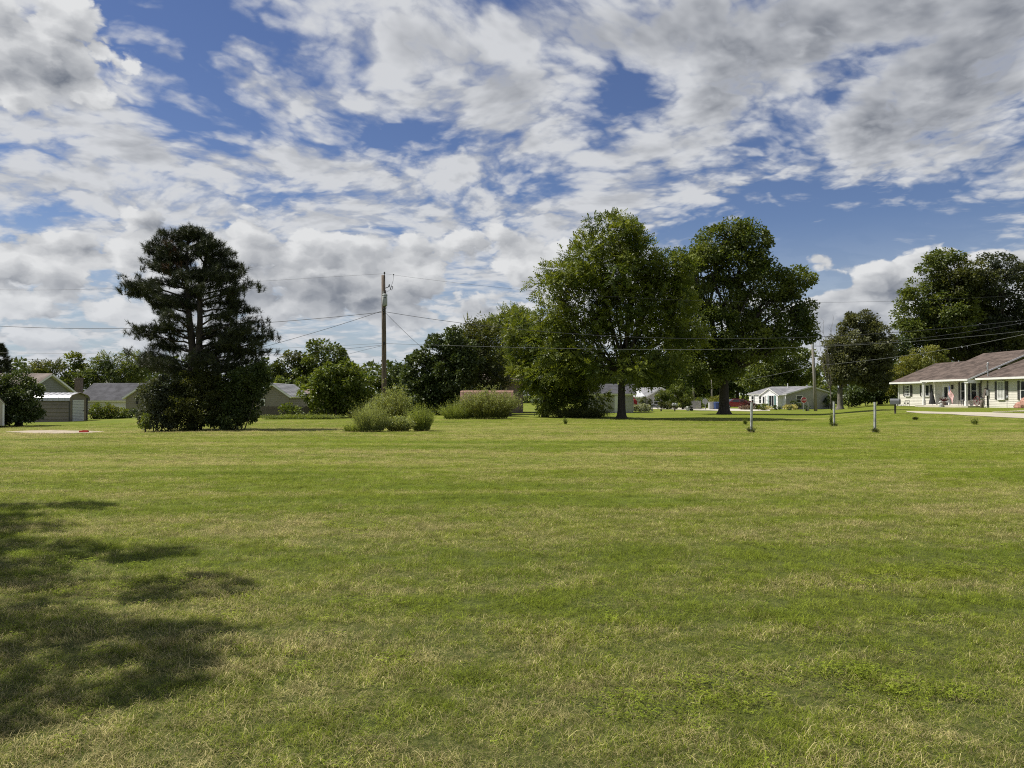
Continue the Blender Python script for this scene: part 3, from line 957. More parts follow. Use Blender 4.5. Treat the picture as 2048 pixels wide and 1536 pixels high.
def window(par, O, ex, n, cx, z0, w, h, frame=M_TRIM, bars=(1, 0), shutters=None, sw=0.34, glass=None):
    """A window on the wall through O along ex facing n: glass, frame and glazing bars set proud of the siding."""
    O, ex, n = Vector(O), Vector(ex).normalized(), Vector(n).normalized()
    M = Matrix((ex, -n, UP)).transposed()
    c = O + ex * cx + UP * (z0 + h / 2)
    p = MB().box(c + n * 0.045, (w, 0.03, h), 0, M).build('window', glass or M_GLASS, par)
    f = MB()
    t = 0.085
    f.box(c + n * 0.06 + ex * (w / 2 + t / 2), (t, 0.10, h + 2 * t), 0, M).box(c + n * 0.06 - ex * (w / 2 + t / 2), (t, 0.10, h + 2 * t), 0, M)
    f.box(c + n * 0.06 + UP * (h / 2 + t / 2), (w, 0.10, t), 0, M).box(c + n * 0.07 - UP * (h / 2 + t / 2), (w + 0.04, 0.13, t), 0, M)
    f.build('frame', frame, p)
    s = MB()
    for i in range(bars[0]): s.box(c + n * 0.07 + UP * (h * ((i + 1) / (bars[0] + 1) - 0.5)), (w, 0.035, 0.045), 0, M)
    for i in range(bars[1]): s.box(c + n * 0.072 + ex * (w * ((i + 1) / (bars[1] + 1) - 0.5)), (0.04, 0.035, h), 0, M)
    if bars[0] or bars[1]: s.build('sash_bar', frame, p)
    if shutters:
        for k in (-1, 1):
            q = MB().box(c + n * 0.05 + ex * k * (w / 2 + t + sw / 2 + 0.02), (sw, 0.05, h + 0.1), 0, M)
            for j in range(10):
                q.box(c + n * 0.08 + ex * k * (w / 2 + t + sw / 2 + 0.02) + UP * (h * ((j + 0.5) / 10 - 0.5)), (sw * 0.76, 0.02, h / 16), 0, M)
            q.build('shutter', shutters, par)
    return p


def gable_house(name, label, loc, rz, w, l, h, rise, wall, roof, trim=M_TRIM, over=0.4, ridge='y', lap=0.20, cat='house', plinth=True, course=0.2, th=0.16):
    """Local frame: front wall on y = 0 facing -y, x from 0 to w, depth l. ridge 'y': the gable faces the front; 'x': the eaves do."""
    t = thing(name, loc, label, cat, rz=rz)
    P = {'a': Vector((0, 0, 0)), 'b': Vector((w, 0, 0)), 'c': Vector((w, l, 0)), 'd': Vector((0, l, 0))}
    H = UP * h
    n = max(2, int(h / lap)); t_ = 0.02
    mb = MB()
    for p, q in (('a', 'b'), ('b', 'c'), ('c', 'd'), ('d', 'a')):
        mb.laps(P[p], P[q], P[q] + H, P[p] + H, n, t_)
    k = max(2, int(rise / lap))
    if ridge == 'y':
        mb.laps(P['a'] + H, P['b'] + H, Vector((w / 2, 0, h + rise)), Vector((w / 2, 0, h + rise)), k, t_)
        mb.laps(P['c'] + H, P['d'] + H, Vector((w / 2, l, h + rise)), Vector((w / 2, l, h + rise)), k, t_)
    else:
        mb.laps(P['b'] + H, P['c'] + H, Vector((w, l / 2, h + rise)), Vector((w, l / 2, h + rise)), k, t_)
        mb.laps(P['d'] + H, P['a'] + H, Vector((0, l / 2, h + rise)), Vector((0, l / 2, h + rise)), k, t_)
    mb.build('wall', wall, t)
    if plinth:
        MB().box((w / 2, l / 2, -0.35), (w - 0.06, l - 0.06, 0.8)).build('foundation', M_CONC, t)
    span = (w if ridge == 'y' else l) / 2
    sl = rise / span
    ez = h - over * sl + th * 0.6
    top = h + rise + th * 0.6
    rb, fb = MB(), MB()
    o2 = 0.3
    if ridge == 'y':
        A = [(-over, -o2, ez), (-over, l + o2, ez), (w / 2, l + o2, top), (w / 2, -o2, top)]
        B = [(w + over, l + o2, ez), (w + over, -o2, ez), (w / 2, -o2, top), (w / 2, l + o2, top)]
    else:
        A = [(w + o2, -over, ez), (-o2, -over, ez), (-o2, l / 2, top), (w + o2, l / 2, top)]
        B = [(-o2, l + over, ez), (w + o2, l + over, ez), (w + o2, l / 2, top), (-o2, l / 2, top)]
        A = [A[1], A[0], A[3], A[2]]
        B = [B[1], B[0], B[3], B[2]]
    if ridge == 'y':
        A = [A[1], A[0], A[3], A[2]]; B = [B[1], B[0], B[3], B[2]]
    for q in (A, B):
        ln = (Vector(q[3]) - Vector(q[0])).length
        rb.laps(*q, max(3, int(ln / course)), 0.016)
        fb.slab([Vector(p) - UP * 0.004 for p in q], th)
    ro = rb.build('roof', roof, t)
    fb.build('fascia', trim, ro)
    return t


def polar(px, py, d, z=None):
    x, y, zz = at(px, d)
    return (x, y, zz if z is None else z)


# ------------------------------------------------------------------ long cream house on the right
def right_house():
    zb = 0.50
    t = thing('ranch_house', (42, 80.2, zb), 'long cream ranch house with brown shingle roof and front porch', 'house')
    Y = lambda y: y - 80.2
    Z = lambda z: z - zb
    mb = MB()
    n = 17
    mb.laps((0, 0, 0), (0, -26.5, 0), (0, -26.5, 2.62), (0, 0, 2.62), n, 0.02)                      # street front
    mb.laps((10, 0, 0), (0, 0, 0), (0, 0, 2.62), (10, 0, 2.62), n, 0.02)
    mb.laps((10, 0, 2.62), (0, 0, 2.62), (4.9, 0, 4.5), (4.9, 0, 4.5), 9, 0.02)
    mb.laps((0, Y(66.35), 2.62), (10, Y(66.35), 2.62), (5.0, Y(66.35), 4.85), (5.0, Y(66.35), 4.85), 10, 0.02)
    mb.laps((0, -26.5, 0), (10, -26.5, 0), (10, -26.5, 2.62), (0, -26.5, 2.62), n, 0.02)
    mb.build('wall', M_CREAM, t)
    MB().box((5.0, -13.2, -0.45), (9.9, 26.4, 0.9)).build('foundation', M_CONC, t)
    MB().box((-0.03, 0.03, 1.3), (0.12, 0.12, 2.6)).build('corner_trim', M_TRIM, t)

    def pitch(name, x0, z0, x1, z1, y0, y1, m=M_SHINGLE):
        r, f = MB(), MB()
        q = [(x0, Y(y0), Z(z0)), (x0, Y(y1), Z(z0)), (x1, Y(y1), Z(z1)), (x1, Y(y0), Z(z1))]
        ln = math.hypot(x1 - x0, z1 - z0)
        r.laps(*q, int(ln / 0.16), 0.014)
        q2 = [(2 * x1 - x0, Y(y1), Z(z0)), (2 * x1 - x0, Y(y0), Z(z0)), (x1, Y(y0), Z(z1)), (x1, Y(y1), Z(z1))]
        r.laps(*q2, int(ln / 0.32), 0.014)
        o = r.build(name, m, t)
        for s in (q, q2): f.slab([Vector(p) - UP * 0.006 for p in s], 0.14)
        f.box((x0 - 0.03, Y((y0 + y1) / 2), Z(z0) - 0.07), (0.06, abs(y1 - y0), 0.17))            # gutter board
        f.build('fascia', M_TRIM, o)
        return o
    pitch('roof', -0.65, 3.0, 4.4, 5.12, 81.0, 73.72)
    rb_ = pitch('roof', -1.3, 3.08, 5.0, 5.80, 73.7, 66.1)
    pitch('roof', -0.62, 3.14, 4.6, 5.20, 66.08, 53.2)
    # rake board of the porch roof over the lower wing, pale box end under it
    mb = MB()
    a, b = Vector((-1.32, Y(66.06), Z(2.93))), Vector((5.0, Y(66.06), Z(5.66)))
    mb.slab([a, b, b + UP * 0.13, a + UP * 0.13], 0.04)
    mb.build('rake_board', M_TRIM, rb_)
    MB().box((-0.72, Y(66.35), Z(2.86)), (1.1, 0.55, 0.30)).build('soffit_box', M_TRIM, t)
    O, ex, nn = (0, 0, 0), (0, -1, 0), (-1, 0, 0)
    window(t, O, ex, nn, 1.75, 1.08, 0.82, 1.05, shutters=M_SHUTTER, bars=(3, 2))
    window(t, O, ex, nn, 5.2, 1.08, 1.25, 1.05, shutters=M_SHUTTER, bars=(0, 1))
    window(t, O, ex, nn, 11.55, 0.72, 0.82, 1.6, shutters=M_SHUTTER, bars=(1, 0))
    window(t, O, ex, nn, 13.05, 0.72, 0.80, 1.6, bars=(1, 0))
    MB().box((-0.03, -13.85, 1.52), (0.05, 0.34, 1.7)).build('shutter', M_SHUTTER, t)
    window(t, O, ex, nn, 16.75, 0.82, 0.78, 1.45, shutters=M_SHUTTER, bars=(1, 1), glass=M_CURTAIN)
    window(t, O, ex, nn, 19.75, 0.82, 1.0, 1.45, shutters=M_SHUTTER, bars=(1, 0))
    # door with a tall light and kick plate
    D = Matrix((Vector(ex), Vector((1, 0, 0)), UP)).transposed()
    dr = MB().box((-0.05, -8.7, 1.05), (0.92, 0.06, 2.06), 0, D).build('door', M_TRIM, t)
    MB().box((-0.085, -8.72, 1.42), (0.50, 0.03, 1.0), 0, D).build('pane', M_GLASS, dr)
    MB().box((-0.085, -8.7, 0.28), (0.72, 0.02, 0.28), 0, D).build('kick_plate', M_DARKIRON, dr)
    MB().ball((-0.12, -8.35, 0.98), 0.04).build('handle', M_GALV, dr)
    fr = MB()
    for k in (-1, 1): fr.box((-0.06, -8.7 + k * 0.52, 1.06), (0.10, 0.1, 2.16), 0, D)
    fr.box((-0.06, -8.7, 2.19), (1.14, 0.1, 0.1), 0, D)
    fr.build('door_frame', M_TRIM, t)
    # porch slab, step, posts
    MB().box((-0.72, Y(70.2), 0.06), (1.4, 8.6, 0.24)).build('porch_floor', M_CONC, t)
    MB().box((-1.75, Y(69.8), -0.08), (0.6, 6.0, 0.22)).build('step', M_CONC, t)
    for y in (73.45, 66.6):
        q = MB()
        q.box((-1.12, Y(y), 1.33), (0.17, 0.17, 2.26)); q.box((-1.12, Y(y), 0.40), (0.24, 0.24, 0.45)); q.box((-1.12, Y(y), 2.36), (0.26, 0.26, 0.26))
        q.build('porch_post', M_TRIM, t)
    # downpipe at the far corner, meter and mast
    MB().tube([(-0.10, 0.02, 2.5), (-0.10, 0.02, 0.25), (-0.5, 0.05, 0.02)], 0.05, 6).build('downpipe', M_TRIM, t)
    MB().tube([(-0.09, Y(65.25), 0.2), (-0.09, Y(65.25), 2.4)], 0.04, 6).build('conduit', M_SHUTTER, t)
    MB().box((-0.12, Y(65.25), 1.35), (0.14, 0.34, 0.5)).build('electric_meter', M_GALV, t)
    ms = MB(); ms.tube([(-0.25, Y(64.9), Z(3.25)), (-0.25, Y(64.9), Z(4.35))], 0.045, 6)
    ms.ball((-0.25, Y(64.9), Z(4.42)), 0.10); ms.tube([(-0.25, Y(64.9), Z(4.38)), (-0.5, Y(64.7), Z(4.15)), (-0.45, Y(64.7), Z(3.85)), (-0.22, Y(64.9), Z(3.75))], 0.018, 4)
    ms.build('service_mast', M_GALV, t)
    lt = MB(); lt.box((-0.1, -9.75, 1.85), (0.14, 0.12, 0.3)); lt.ball((-0.12, -9.75, 2.05), 0.09); lt.build('wall_lamp', M_DARKIRON, t)
    # flag, chair, planters and pots on the porch
    fx, fy, fz = 42 - 1.15, 69.05, zb + 0.18
    fl = thing('flag', (fx, fy, fz), 'red and white striped flag with blue corner drooping from a pole on the porch', 'flag')
    MB().tube([(0, 0, 0.1), (0.0, 0.15, 1.9)], 0.018, 5).build('pole', M_GALV, fl)
    cols = {'red': mat('flag_red', (0.46, 0.06, 0.07), 0.8, 0.05), 'white': mat('flag_white', (0.74, 0.73, 0.70), 0.8, 0.04), 'blue': mat('flag_blue', (0.05, 0.07, 0.20), 0.8, 0.05)}

    def fp(s, v):   # s along the cloth from the pole, v across (0 top .. 1 bottom); hangs slanting down and rippled
        return (-0.06 + 0.05 * math.sin(7 * s + 3 * v), 0.10 - s * 0.62 + 0.10 * v, 1.85 - v * 0.75 - s * 0.75 + 0.04 * math.sin(9 * s))
    for i in range(13):
        q = MB(); v0, v1 = i / 13, (i + 1) / 13
        s0 = 0.0 if i > 6 else 0.42
        for k in range(6):
            a, b = s0 + (1.25 - s0) * k / 6, s0 + (1.25 - s0) * (k + 1) / 6
            q.quad(fp(a, v0), fp(b, v0), fp(b, v1), fp(a, v1))
        q.build('stripe', cols['white' if i % 2 else 'red'], fl)
    q = MB()
    for k in range(4): q.quad(fp(0.42 * k / 4, 0), fp(0.42 * (k + 1) / 4, 0), fp(0.42 * (k + 1) / 4, 7 / 13), fp(0.42 * k / 4, 7 / 13))
    q.build('canton', cols['blue'], fl)
    q = MB()
    for r in range(5):
        for c in range(6):
            x, y, z = fp(0.42 * (c + 0.5) / 6, 7 / 13 * (r + 0.5) / 5)
            q.quad((x - 0.012, y + 0.016, z), (x - 0.012, y, z + 0.016), (x - 0.012, y - 0.016, z), (x - 0.012, y, z - 0.016))
    tag(q.build('stars', cols['white'], fl), kind='stuff')
    ch = thing('porch_chair', (41.25, 67.75, zb + 0.18), 'dark folding chair on the porch behind the flag', 'chair')
    MB().box((0, 0, 0.42), (0.5, 0.5, 0.05)).build('seat', M_DARKIRON, ch)
    MB().slab([(0.22, -0.25, 0.45), (0.22, 0.25, 0.45), (0.42, 0.25, 1.05), (0.42, -0.25, 1.05)], 0.04).build('backrest', M_DARKIRON, ch)
    for sx in (-0.22, 0.22):
        for sy in (-0.22, 0.22):
            MB().tube([(sx, sy, 0.0), (sx, sy, 0.42)], 0.02, 4).build('leg', M_DARKIRON, ch)
    pot = thing('potted_plant', (41.15, 70.5, zb + 0.18), 'spiky dark potted plant beside the porch door', 'plant')
    MB().lathe([(0.14, 0), (0.2, 0.3), (0.17, 0.3)], 10).build('pot', M_BRICK, pot)
    C = np.zeros((70, 3)); C[:, 2] = 0.32
    Dd = unit(rand_dir(70) * np.array([1, 1, .5]) + np.array([0, 0, .7]))
    V, Q = diamonds(C, Dd, rand_dir(70), RNG.uniform(.35, .65, 70), np.full(70, .035))
    link('leaves', np_mesh('leaves', V, Q, LM['red'], RNG.random(70)), pot)
    orn = thing('garden_ornament', (40.35, 69.6, zb - 0.03), 'pale sitting animal ornament on the porch step', 'ornament')
    q = MB(); q.ball((0, 0, 0.22), (0.17, 0.2, 0.22)); q.ball((-0.05, 0.05, 0.50), (0.12, 0.12, 0.12)); q.ball((-0.16, 0.05, 0.47), (0.07, 0.05, 0.05)); q.ball((-0.1, 0.1, 0.07), (0.14, 0.06, 0.07)); q.ball((-0.1, -0.1, 0.07), (0.14, 0.06, 0.07))
    q.build('body', M_CURTAIN, orn, True)
    for yy in (0.12, -0.02): MB().ball((0.0, yy, 0.60), (0.03, 0.03, 0.07)).build('ear', M_CURTAIN, orn, True)
    st = thing('garden_statue', (41.0, 64.6, zb - 0.02), 'dark standing garden figure right of the porch', 'statue')
    q = MB(); q.lathe([(0.13, 0), (0.17, 0.1), (0.12, 0.4), (0.17, 0.62), (0.07, 0.72)], 10); q.build('body', M_BRICK, st, True)
    q = MB(); q.ball((0, 0, 0.84), 0.12); q.build('head', M_PLAIN_GREY, st, True)
    q = MB(); q.ball((0, 0, 0.93), (0.16, 0.16, 0.05)); q.build('hat', M_DARKIRON, st, True)
    wh = thing('wagon_wheel', (41.35, 65.85, zb + 0.2), 'dark red spoked wheel leaning by the right porch post', 'wheel')
    M_RED = mat('dull_red_paint', (0.14, 0.045, 0.045), 0.7, 0.2, 5.0)
    q = MB(); ring = [(0.0, 0.42 * math.cos(a), 0.42 + 0.42 * math.sin(a)) for a in [2 * math.pi * i / 20 for i in range(21)]]
    q.tube(ring, 0.03, 5, cap=False); q.build('rim', M_RED, wh)
    for i in range(8):
        a = math.pi * 2 * i / 8
        MB().tube([(0, 0.05 * math.cos(a), 0.42 + 0.05 * math.sin(a)), (0, 0.41 * math.cos(a), 0.42 + 0.41 * math.sin(a))], 0.016, 4).build('spoke', M_RED, wh)
    MB().ball((0, 0, 0.42), 0.08).build('hub', M_RED, wh)
    ld = thing('leaning_board', (41.6, 65.35, zb + 0.02), 'tall narrow dark board leaning on the siding right of the porch', 'board')
    q = MB(); q.slab([(-0.18, -0.12, 0), (-0.18, 0.18, 0), (0.28, 0.18, 1.75), (0.28, -0.12, 1.75)], 0.03); q.build('board', M_WOODOLD, ld)
    q = MB(); q.box((0.05, 0.03, 0.9), (0.05, 0.34, 0.05)); q.build('cleat', M_WOODOLD, ld)
    tr = thing('porch_shadow', (41.3, 72.75, zb + 0.18), 'dark cone standing in for the triangular shadow by the porch entry', 'shadow_shape')  # solid cone added in place of a slanted shadow on the wall
    q = MB(); q.lathe([(0.33, 0.08), (0.24, 0.5), (0.10, 1.2), (0.03, 1.62)], 8); q.build('shadow_cone', M_DARKIRON, tr)
    MB().tube([(0, 0, 0), (0, 0, 1.7)], 0.02, 5).build('pole', M_DARKIRON, tr)  # upright inside the shadow cone
    for (y, h, lb) in ((77.1, 0.62, 'thin wire plant stand with dark ornaments before the cream wall'), ):
        s_ = thing('plant_stand', (41.2, y, zb - 0.05), lb, 'plant stand')
        for yy in (-0.4, 0.1, 0.45): MB().tube([(0, yy, 0), (0, yy, h)], 0.018, 4).build('leg', M_DARKIRON, s_)
        q = MB(); q.tube([(0, -0.4, h), (0, 0.45, h)], 0.015, 4); q.build('top_rail', M_DARKIRON, s_)
        
        for yy in (0.55, -0.1): MB().ball((0, yy, 0.35), (0.09, 0.125, 0.08)).build('ornament', M_DARKIRON, s_)
    gs = thing('garden_stake', (41.2, 61.6, zb - 0.05), 'round-headed garden stake before the right wing windows', 'garden stake')
    MB().tube([(0, 0, 0), (0, 0, 0.95)], 0.014, 4).build('stem', M_DARKIRON, gs)
    MB().ball((0, 0, 1.02), (0.05, 0.12, 0.14)).build('head', M_GALV, gs)
    rk = thing('red_rock_bed', (40.9, 58.8, zb - 0.05), 'reddish landscaping boulder heap at the right frame edge by the wall', 'boulders')
    M_RROCK = mat('red_boulder', (0.36, 0.20, 0.155), 0.9, 0.3, 3.0, bump=0.8)
    for i, (a, b, c, r) in enumerate(((0, 0.9, 0.28, 0.4), (0.1, 0.1, 0.42, 0.55), (-0.1, -0.8, 0.3, 0.5), (0.1, 0.4, 0.7, 0.36))):
        q = MB(); q.ball((a, b, c), (r * 0.8, r, r * 0.85), 7, 4)
        q.v = [(x + RND.uniform(-.07, .07), y + RND.uniform(-.07, .07), z + RND.uniform(-.07, .07)) for x, y, z in q.v]
        q.build('boulder', M_RROCK if i != 2 else M_PLAIN_GREY, rk)
    # border plants and stones along the foundation
    for (y, lb) in ((79.0, 'low edging stones at the left of the cream wall'), (75.2, 'low edging stones left of the porch floor')):
        s_ = thing('edging_stones', (41.4, y, zb - 0.05), lb, 'stones')
        for k in range(4):
            q = MB(); q.ball((RND.uniform(-.1, .1), (k - 1.5) * 0.36, 0.06), (0.13, 0.17, 0.1), 6, 4); q.build('stone', M_PLAIN_GREY, s_, True)


right_house()

# walk and road in front of it
def lay(name, near, far, m, lift, n=10):
    return sheet(name, [(onground(*a), onground(*b)) for a, b in zip(near, far)], m, lift, n=n)


M_ROAD = mat('pale_road', (0.40, 0.36, 0.28), 0.9, 0.10, 0.5, bump=0.3)
lay('walkway', [(1815, 824.5), (1850, 827.5), (1930, 831), (2048, 837), (2190, 846)], [(1812, 822.5), (1850, 823), (1930, 824.5), (2048, 827.5), (2190, 831)], M_ROAD, 0.02)
lay('side_path', [(1985, 825.3), (2048, 823.5), (2150, 821)], [(1985, 824.3), (2048, 821.2), (2150, 817.5)], M_ROAD, 0.03)
BARE.append([onground(*p) for p in ((1815, 825), (1850, 828), (1930, 831.6), (2048, 837.6), (2190, 847), (2190, 830), (2048, 827), (1930, 824), (1812, 822.2))])
lay('concrete_road', [(1275, 816.5), (1345, 819), (1400, 821), (1500, 823), (1540, 822)], [(1275, 812.2), (1345, 815.2), (1400, 816.6), (1500, 817.6), (1540, 818.6)], M_CONC, 0.03)

# ------------------------------------------------------------------ small white house with a gabled bay
def white_house():
    C0 = Vector((37.0 * 1.05, 105.0, tz(38.9, 105.0)))
    f = Vector((-0.37, 0.93, 0)).normalized()
    rz = math.atan2(-f.y, -f.x)              # local +x runs from the far left end to the near corner
    Lf, Wg = 7.8, 9.0
    loc = C0 + f * Lf
    loc.z = C0.z
    t = gable_house('white_house', 'small white house with teal shutters, gabled bay and side wall coloured grey for shade', loc, rz, Lf, Wg, 2.15, 1.05, M_WHITE_SIDING, M_LIGHT_SHINGLE, over=0.18, ridge='x', course=0.22)
    # front is local y = 0 facing -y
    O, ex, n = (0, 0, 0), (1, 0, 0), (0, -1, 0)
    window(t, O, ex, n, 0.9, 0.8, 0.5, 1.05, bars=(1, 0)); window(t, O, ex, n, 2.6, 0.8, 0.5, 1.05, bars=(1, 0))
    # bay: its own gable roof
    b = MB(); x0, x1, dp = 3.7, 7.2, 0.9
    for p, q in (((x0, 0, 0), (x0, -dp, 0)), ((x0, -dp, 0), (x1, -dp, 0)), ((x1, -dp, 0), (x1, 0, 0))):
        p, q = Vector(p), Vector(q); b.laps(p, q, q + UP * 2.05, p + UP * 2.05, 10, 0.015)
    b.laps((x0, -dp, 2.05), (x1, -dp, 2.05), ((x0 + x1) / 2, -dp, 2.9), ((x0 + x1) / 2, -dp, 2.9), 5, 0.015)
    b.build('bay_wall', M_WHITE_SIDING, t)
    r, fb = MB(), MB(); xm = (x0 + x1) / 2
    for q in ([(x0 - 0.35, 2.6, 1.98), (x0 - 0.35, -dp - 0.14, 1.98), (xm, -dp - 0.14, 3.02), (xm, 2.6, 3.02)], [(x1 + 0.35, -dp - 0.14, 1.98), (x1 + 0.35, 2.6, 1.98), (xm, 2.6, 3.02), (xm, -dp - 0.14, 3.02)]):
        r.laps(*q, 9, 0.015); fb.slab([Vector(p) - UP * 0.005 for p in q], 0.12)
    rr = r.build('bay_roof', M_LIGHT_SHINGLE, t); fb.build('fascia', M_TRIM, rr)
    OB = (0, -dp, 0)
    window(t, OB, ex, n, 6.0, 0.45, 0.95, 1.45, bars=(0, 1), shutters=M_TEAL, sw=0.22)
    dr = MB().box((4.35, -dp - 0.05, 1.0), (0.62, 0.06, 1.9)).build('door', M_TRIM, t)
    MB().box((4.35, -dp - 0.09, 1.3), (0.32, 0.03, 0.9)).build('pane', M_GLASS, dr)
    # grey sheet painting the side wall's shade, set just proud of the lapped boards
    s = MB(); s.slab([(Lf + 0.03, 0.02, 0), (Lf + 0.03, Wg - 0.02, 0), (Lf + 0.03, Wg - 0.02, 2.1), (Lf + 0.03, Wg / 2, 3.13), (Lf + 0.03, 0.02, 2.1)], 0.02)
    s.build('side_wall_shade', M_PLAIN_GREY, t)
    window(t, (Lf + 0.03, 0, 0), (0, 1, 0), (1, 0, 0), 2.35, 0.95, 1.0, 0.95, bars=(1, 0))
    MB().tube([(4.2, 3.6, 2.6), (4.2, 3.6, 3.75)], 0.06, 6).build('vent_pipe', M_TRIM, t)


white_house()

# garden in front of it
def wb(px, py_base_d, rx, h, lb, lm, tip=None, name='garden_shrub'):
    b = at(px, py_base_d)
    return bush(name, lb, 'shrub', b, [(0, 0, h * 0.5, rx, rx * 0.8, h * 0.52)], lm, 0.3, 26, 0.16, 0.06, fill=1.5)


wb(1526, 101.0, 1.1, 0.75, 'broad leafy shrub hiding the left front of the white house', 'lime')
wb(1512, 102.0, 0.9, 0.8, 'smaller shrub at the left corner of the white house', 'oak')
wb(1553, 98.0, 0.6, 0.75, 'round dark shrub below the tall front window', 'dark')
wb(1580, 98.5, 0.9, 0.7, 'pale yellow flowering shrub at the white house corner', 'flower')
wb(1579, 95.0, 0.30, 0.60, 'small dark shrub in front of the yellow flowers', 'dark')
wb(1612, 84.0, 0.55, 0.62, 'dark shrub at the foot of the stop sign', 'dark')
wb(1588, 104.0, 0.5, 1.55, 'thin dark climbing shrub on the shaded side wall', 'dark')
wb(1540, 99.0, 0.7, 0.42, 'low pale ground plants before the white house front', 'flower')
wb(1526, 92.0, 0.6, 0.35, 'low green plant on the lawn before the white house', 'oak')
wb(1494, 101.0, 1.2, 1.2, 'dark red leaved shrub between the car and the white house', 'red')
wb(1494, 99.5, 1.0, 0.55, 'pinkish flower bed by the white house drive', 'pink')
wb(1700, 96.0, 0.7, 0.8, 'pale shrub right of the domed tree trunk', 'grey')
wb(1660, 107.0, 0.9, 1.9, 'dark bush at the right end of the white house wall', 'dark')
wb(1595, 104.5, 0.45, 1.0, 'dark green shrub under the side window of the white house', 'maple')

# ------------------------------------------------------------------ left: sheds and houses
def metal_shed():
    d = 55.0
    x, y, z = at(139, d)
    z = pz(846.5, d)
    n = Vector((0.80, -0.60, 0)).normalized()           # direction the roll-up door faces
    ex = Vector((0.03, 1.0, 0)).normalized()
    rz = math.atan2(ex.y, ex.x)
    w, l, h, rise = 2.15, 4.6, 1.88, 0.36
    t = thing('metal_shed', (x, y, z), 'tan metal shed with rounded roof and white roll-up door', 'shed', rz=rz)
    wl = MB()
    for (p, q) in (((0, l, 0), (0, 0, 0)), ((w, 0, 0), (w, l, 0))):
        p, q = Vector(p), Vector(q)
        wl.laps(p, q, q + UP * (h - 0.22), p + UP * (h - 0.22), 6, 0.05)
    for (p, q) in (((0, 0, 0), (w, 0, 0)), ((w, l, 0), (0, l, 0))):
        p, q = Vector(p), Vector(q); m_ = (p + q) / 2
        wl.quad(p, q, q + UP * h, q.lerp(m_, 0.5) + UP * (h + rise * 0.72), m_ + UP * (h + rise), p.lerp(m_, 0.5) + UP * (h + rise * 0.72), p + UP * h)
    wl.build('wall', M_TANMETAL, t)
    prof = [(-0.14, h - 0.22), (-0.10, h + 0.02), (0.12, h + 0.19), (w * 0.28, h + rise * 0.82), (w / 2, h + rise + 0.04), (w * 0.72, h + rise * 0.82), (w - 0.12, h + 0.19), (w + 0.10, h + 0.02), (w + 0.14, h - 0.22)]
    r = MB()
    k = len(prof)
    for yy in (-0.14, l + 0.14): r.v += [(a, yy, b) for a, b in prof]
    for i in range(k - 1): r.f.append((i, i + 1, i + 1 + k, i + k))
    for j in range(12):
        yy = -0.1 + (l + 0.2) * j / 11
        for i in range(k - 1): r.tube([(prof[i][0], yy, prof[i][1] + 0.012), (prof[i + 1][0], yy, prof[i + 1][1] + 0.012)], 0.018, 4, False)
    ro = r.build('roof', M_ROOFMETAL, t)
    e = MB(); e.tube([(a, -0.14, b) for a, b in prof], 0.035, 5); e.build('roof_trim', M_TANMETAL, ro)
    dr = MB()
    for i in range(15): dr.box((w * 0.47, -0.03, 0.06 + i * 0.115), (1.35, 0.06, 0.10))
    dd = dr.build('door', M_WHITEMETAL, t)
    MB().box((w * 0.47 + 0.62, -0.085, 0.9), (0.10, 0.05, 0.06)).build('handle', M_DARKIRON, dd)
    for xx in (0.0, w): MB().box((xx, -0.02, h / 2), (0.09, 0.07, h)).build('corner_trim', M_SHUTTER, t)


metal_shed()
x, y, z = at(-55, 46.0)
def edge_shed():
    d = 46.0
    xr = at(9, d)[0]; z = pz(851, d)
    w = 2.9
    an = math.radians(36)
    t = thing('garden_shed', (xr - w * math.cos(an), d - w * math.sin(an), z), 'beige shed corner with white edge trim at the left frame edge', 'shed', rz=an)
    H = pz(808, d) - z; R_ = pz(780, d) - z
    pr = [(0, 0), (w, 0), (w, H), (w * 0.78, R_), (w / 2, R_ + 0.35), (w * 0.22, R_), (0, H)]
    b = MB(); k = len(pr)
    b.v += [(a, 0, c) for a, c in pr] + [(a, 2.6, c) for a, c in pr]
    b.f += [tuple(range(k)), tuple(reversed(range(k, 2 * k)))] + [(i, i + k, (i + 1) % k + k, (i + 1) % k) for i in range(k)]
    b.build('wall', M_BEIGE, t)
    tr = MB()
    tr.box((w - 0.04, -0.03, H / 2), (0.10, 0.05, H)); tr.box((0.04, -0.03, H / 2), (0.10, 0.05, H))
    for i in (2, 3, 4, 5): tr.tube([(pr[i][0], -0.03, pr[i][1]), (pr[(i + 1) % k][0], -0.03, pr[(i + 1) % k][1])], 0.045, 4)
    tr.build('corner_trim', M_TRIM, t)
    r = MB()
    for i in (2, 3, 4, 5):
        a, c = pr[i], pr[(i + 1) % k]
        r.slab([(a[0], -0.12, a[1] + 0.03), (a[0], 2.72, a[1] + 0.03), (c[0], 2.72, c[1] + 0.03), (c[0], -0.12, c[1] + 0.03)], -0.04)
    r.build('roof', M_TAN_SHINGLE, t)


edge_shed()


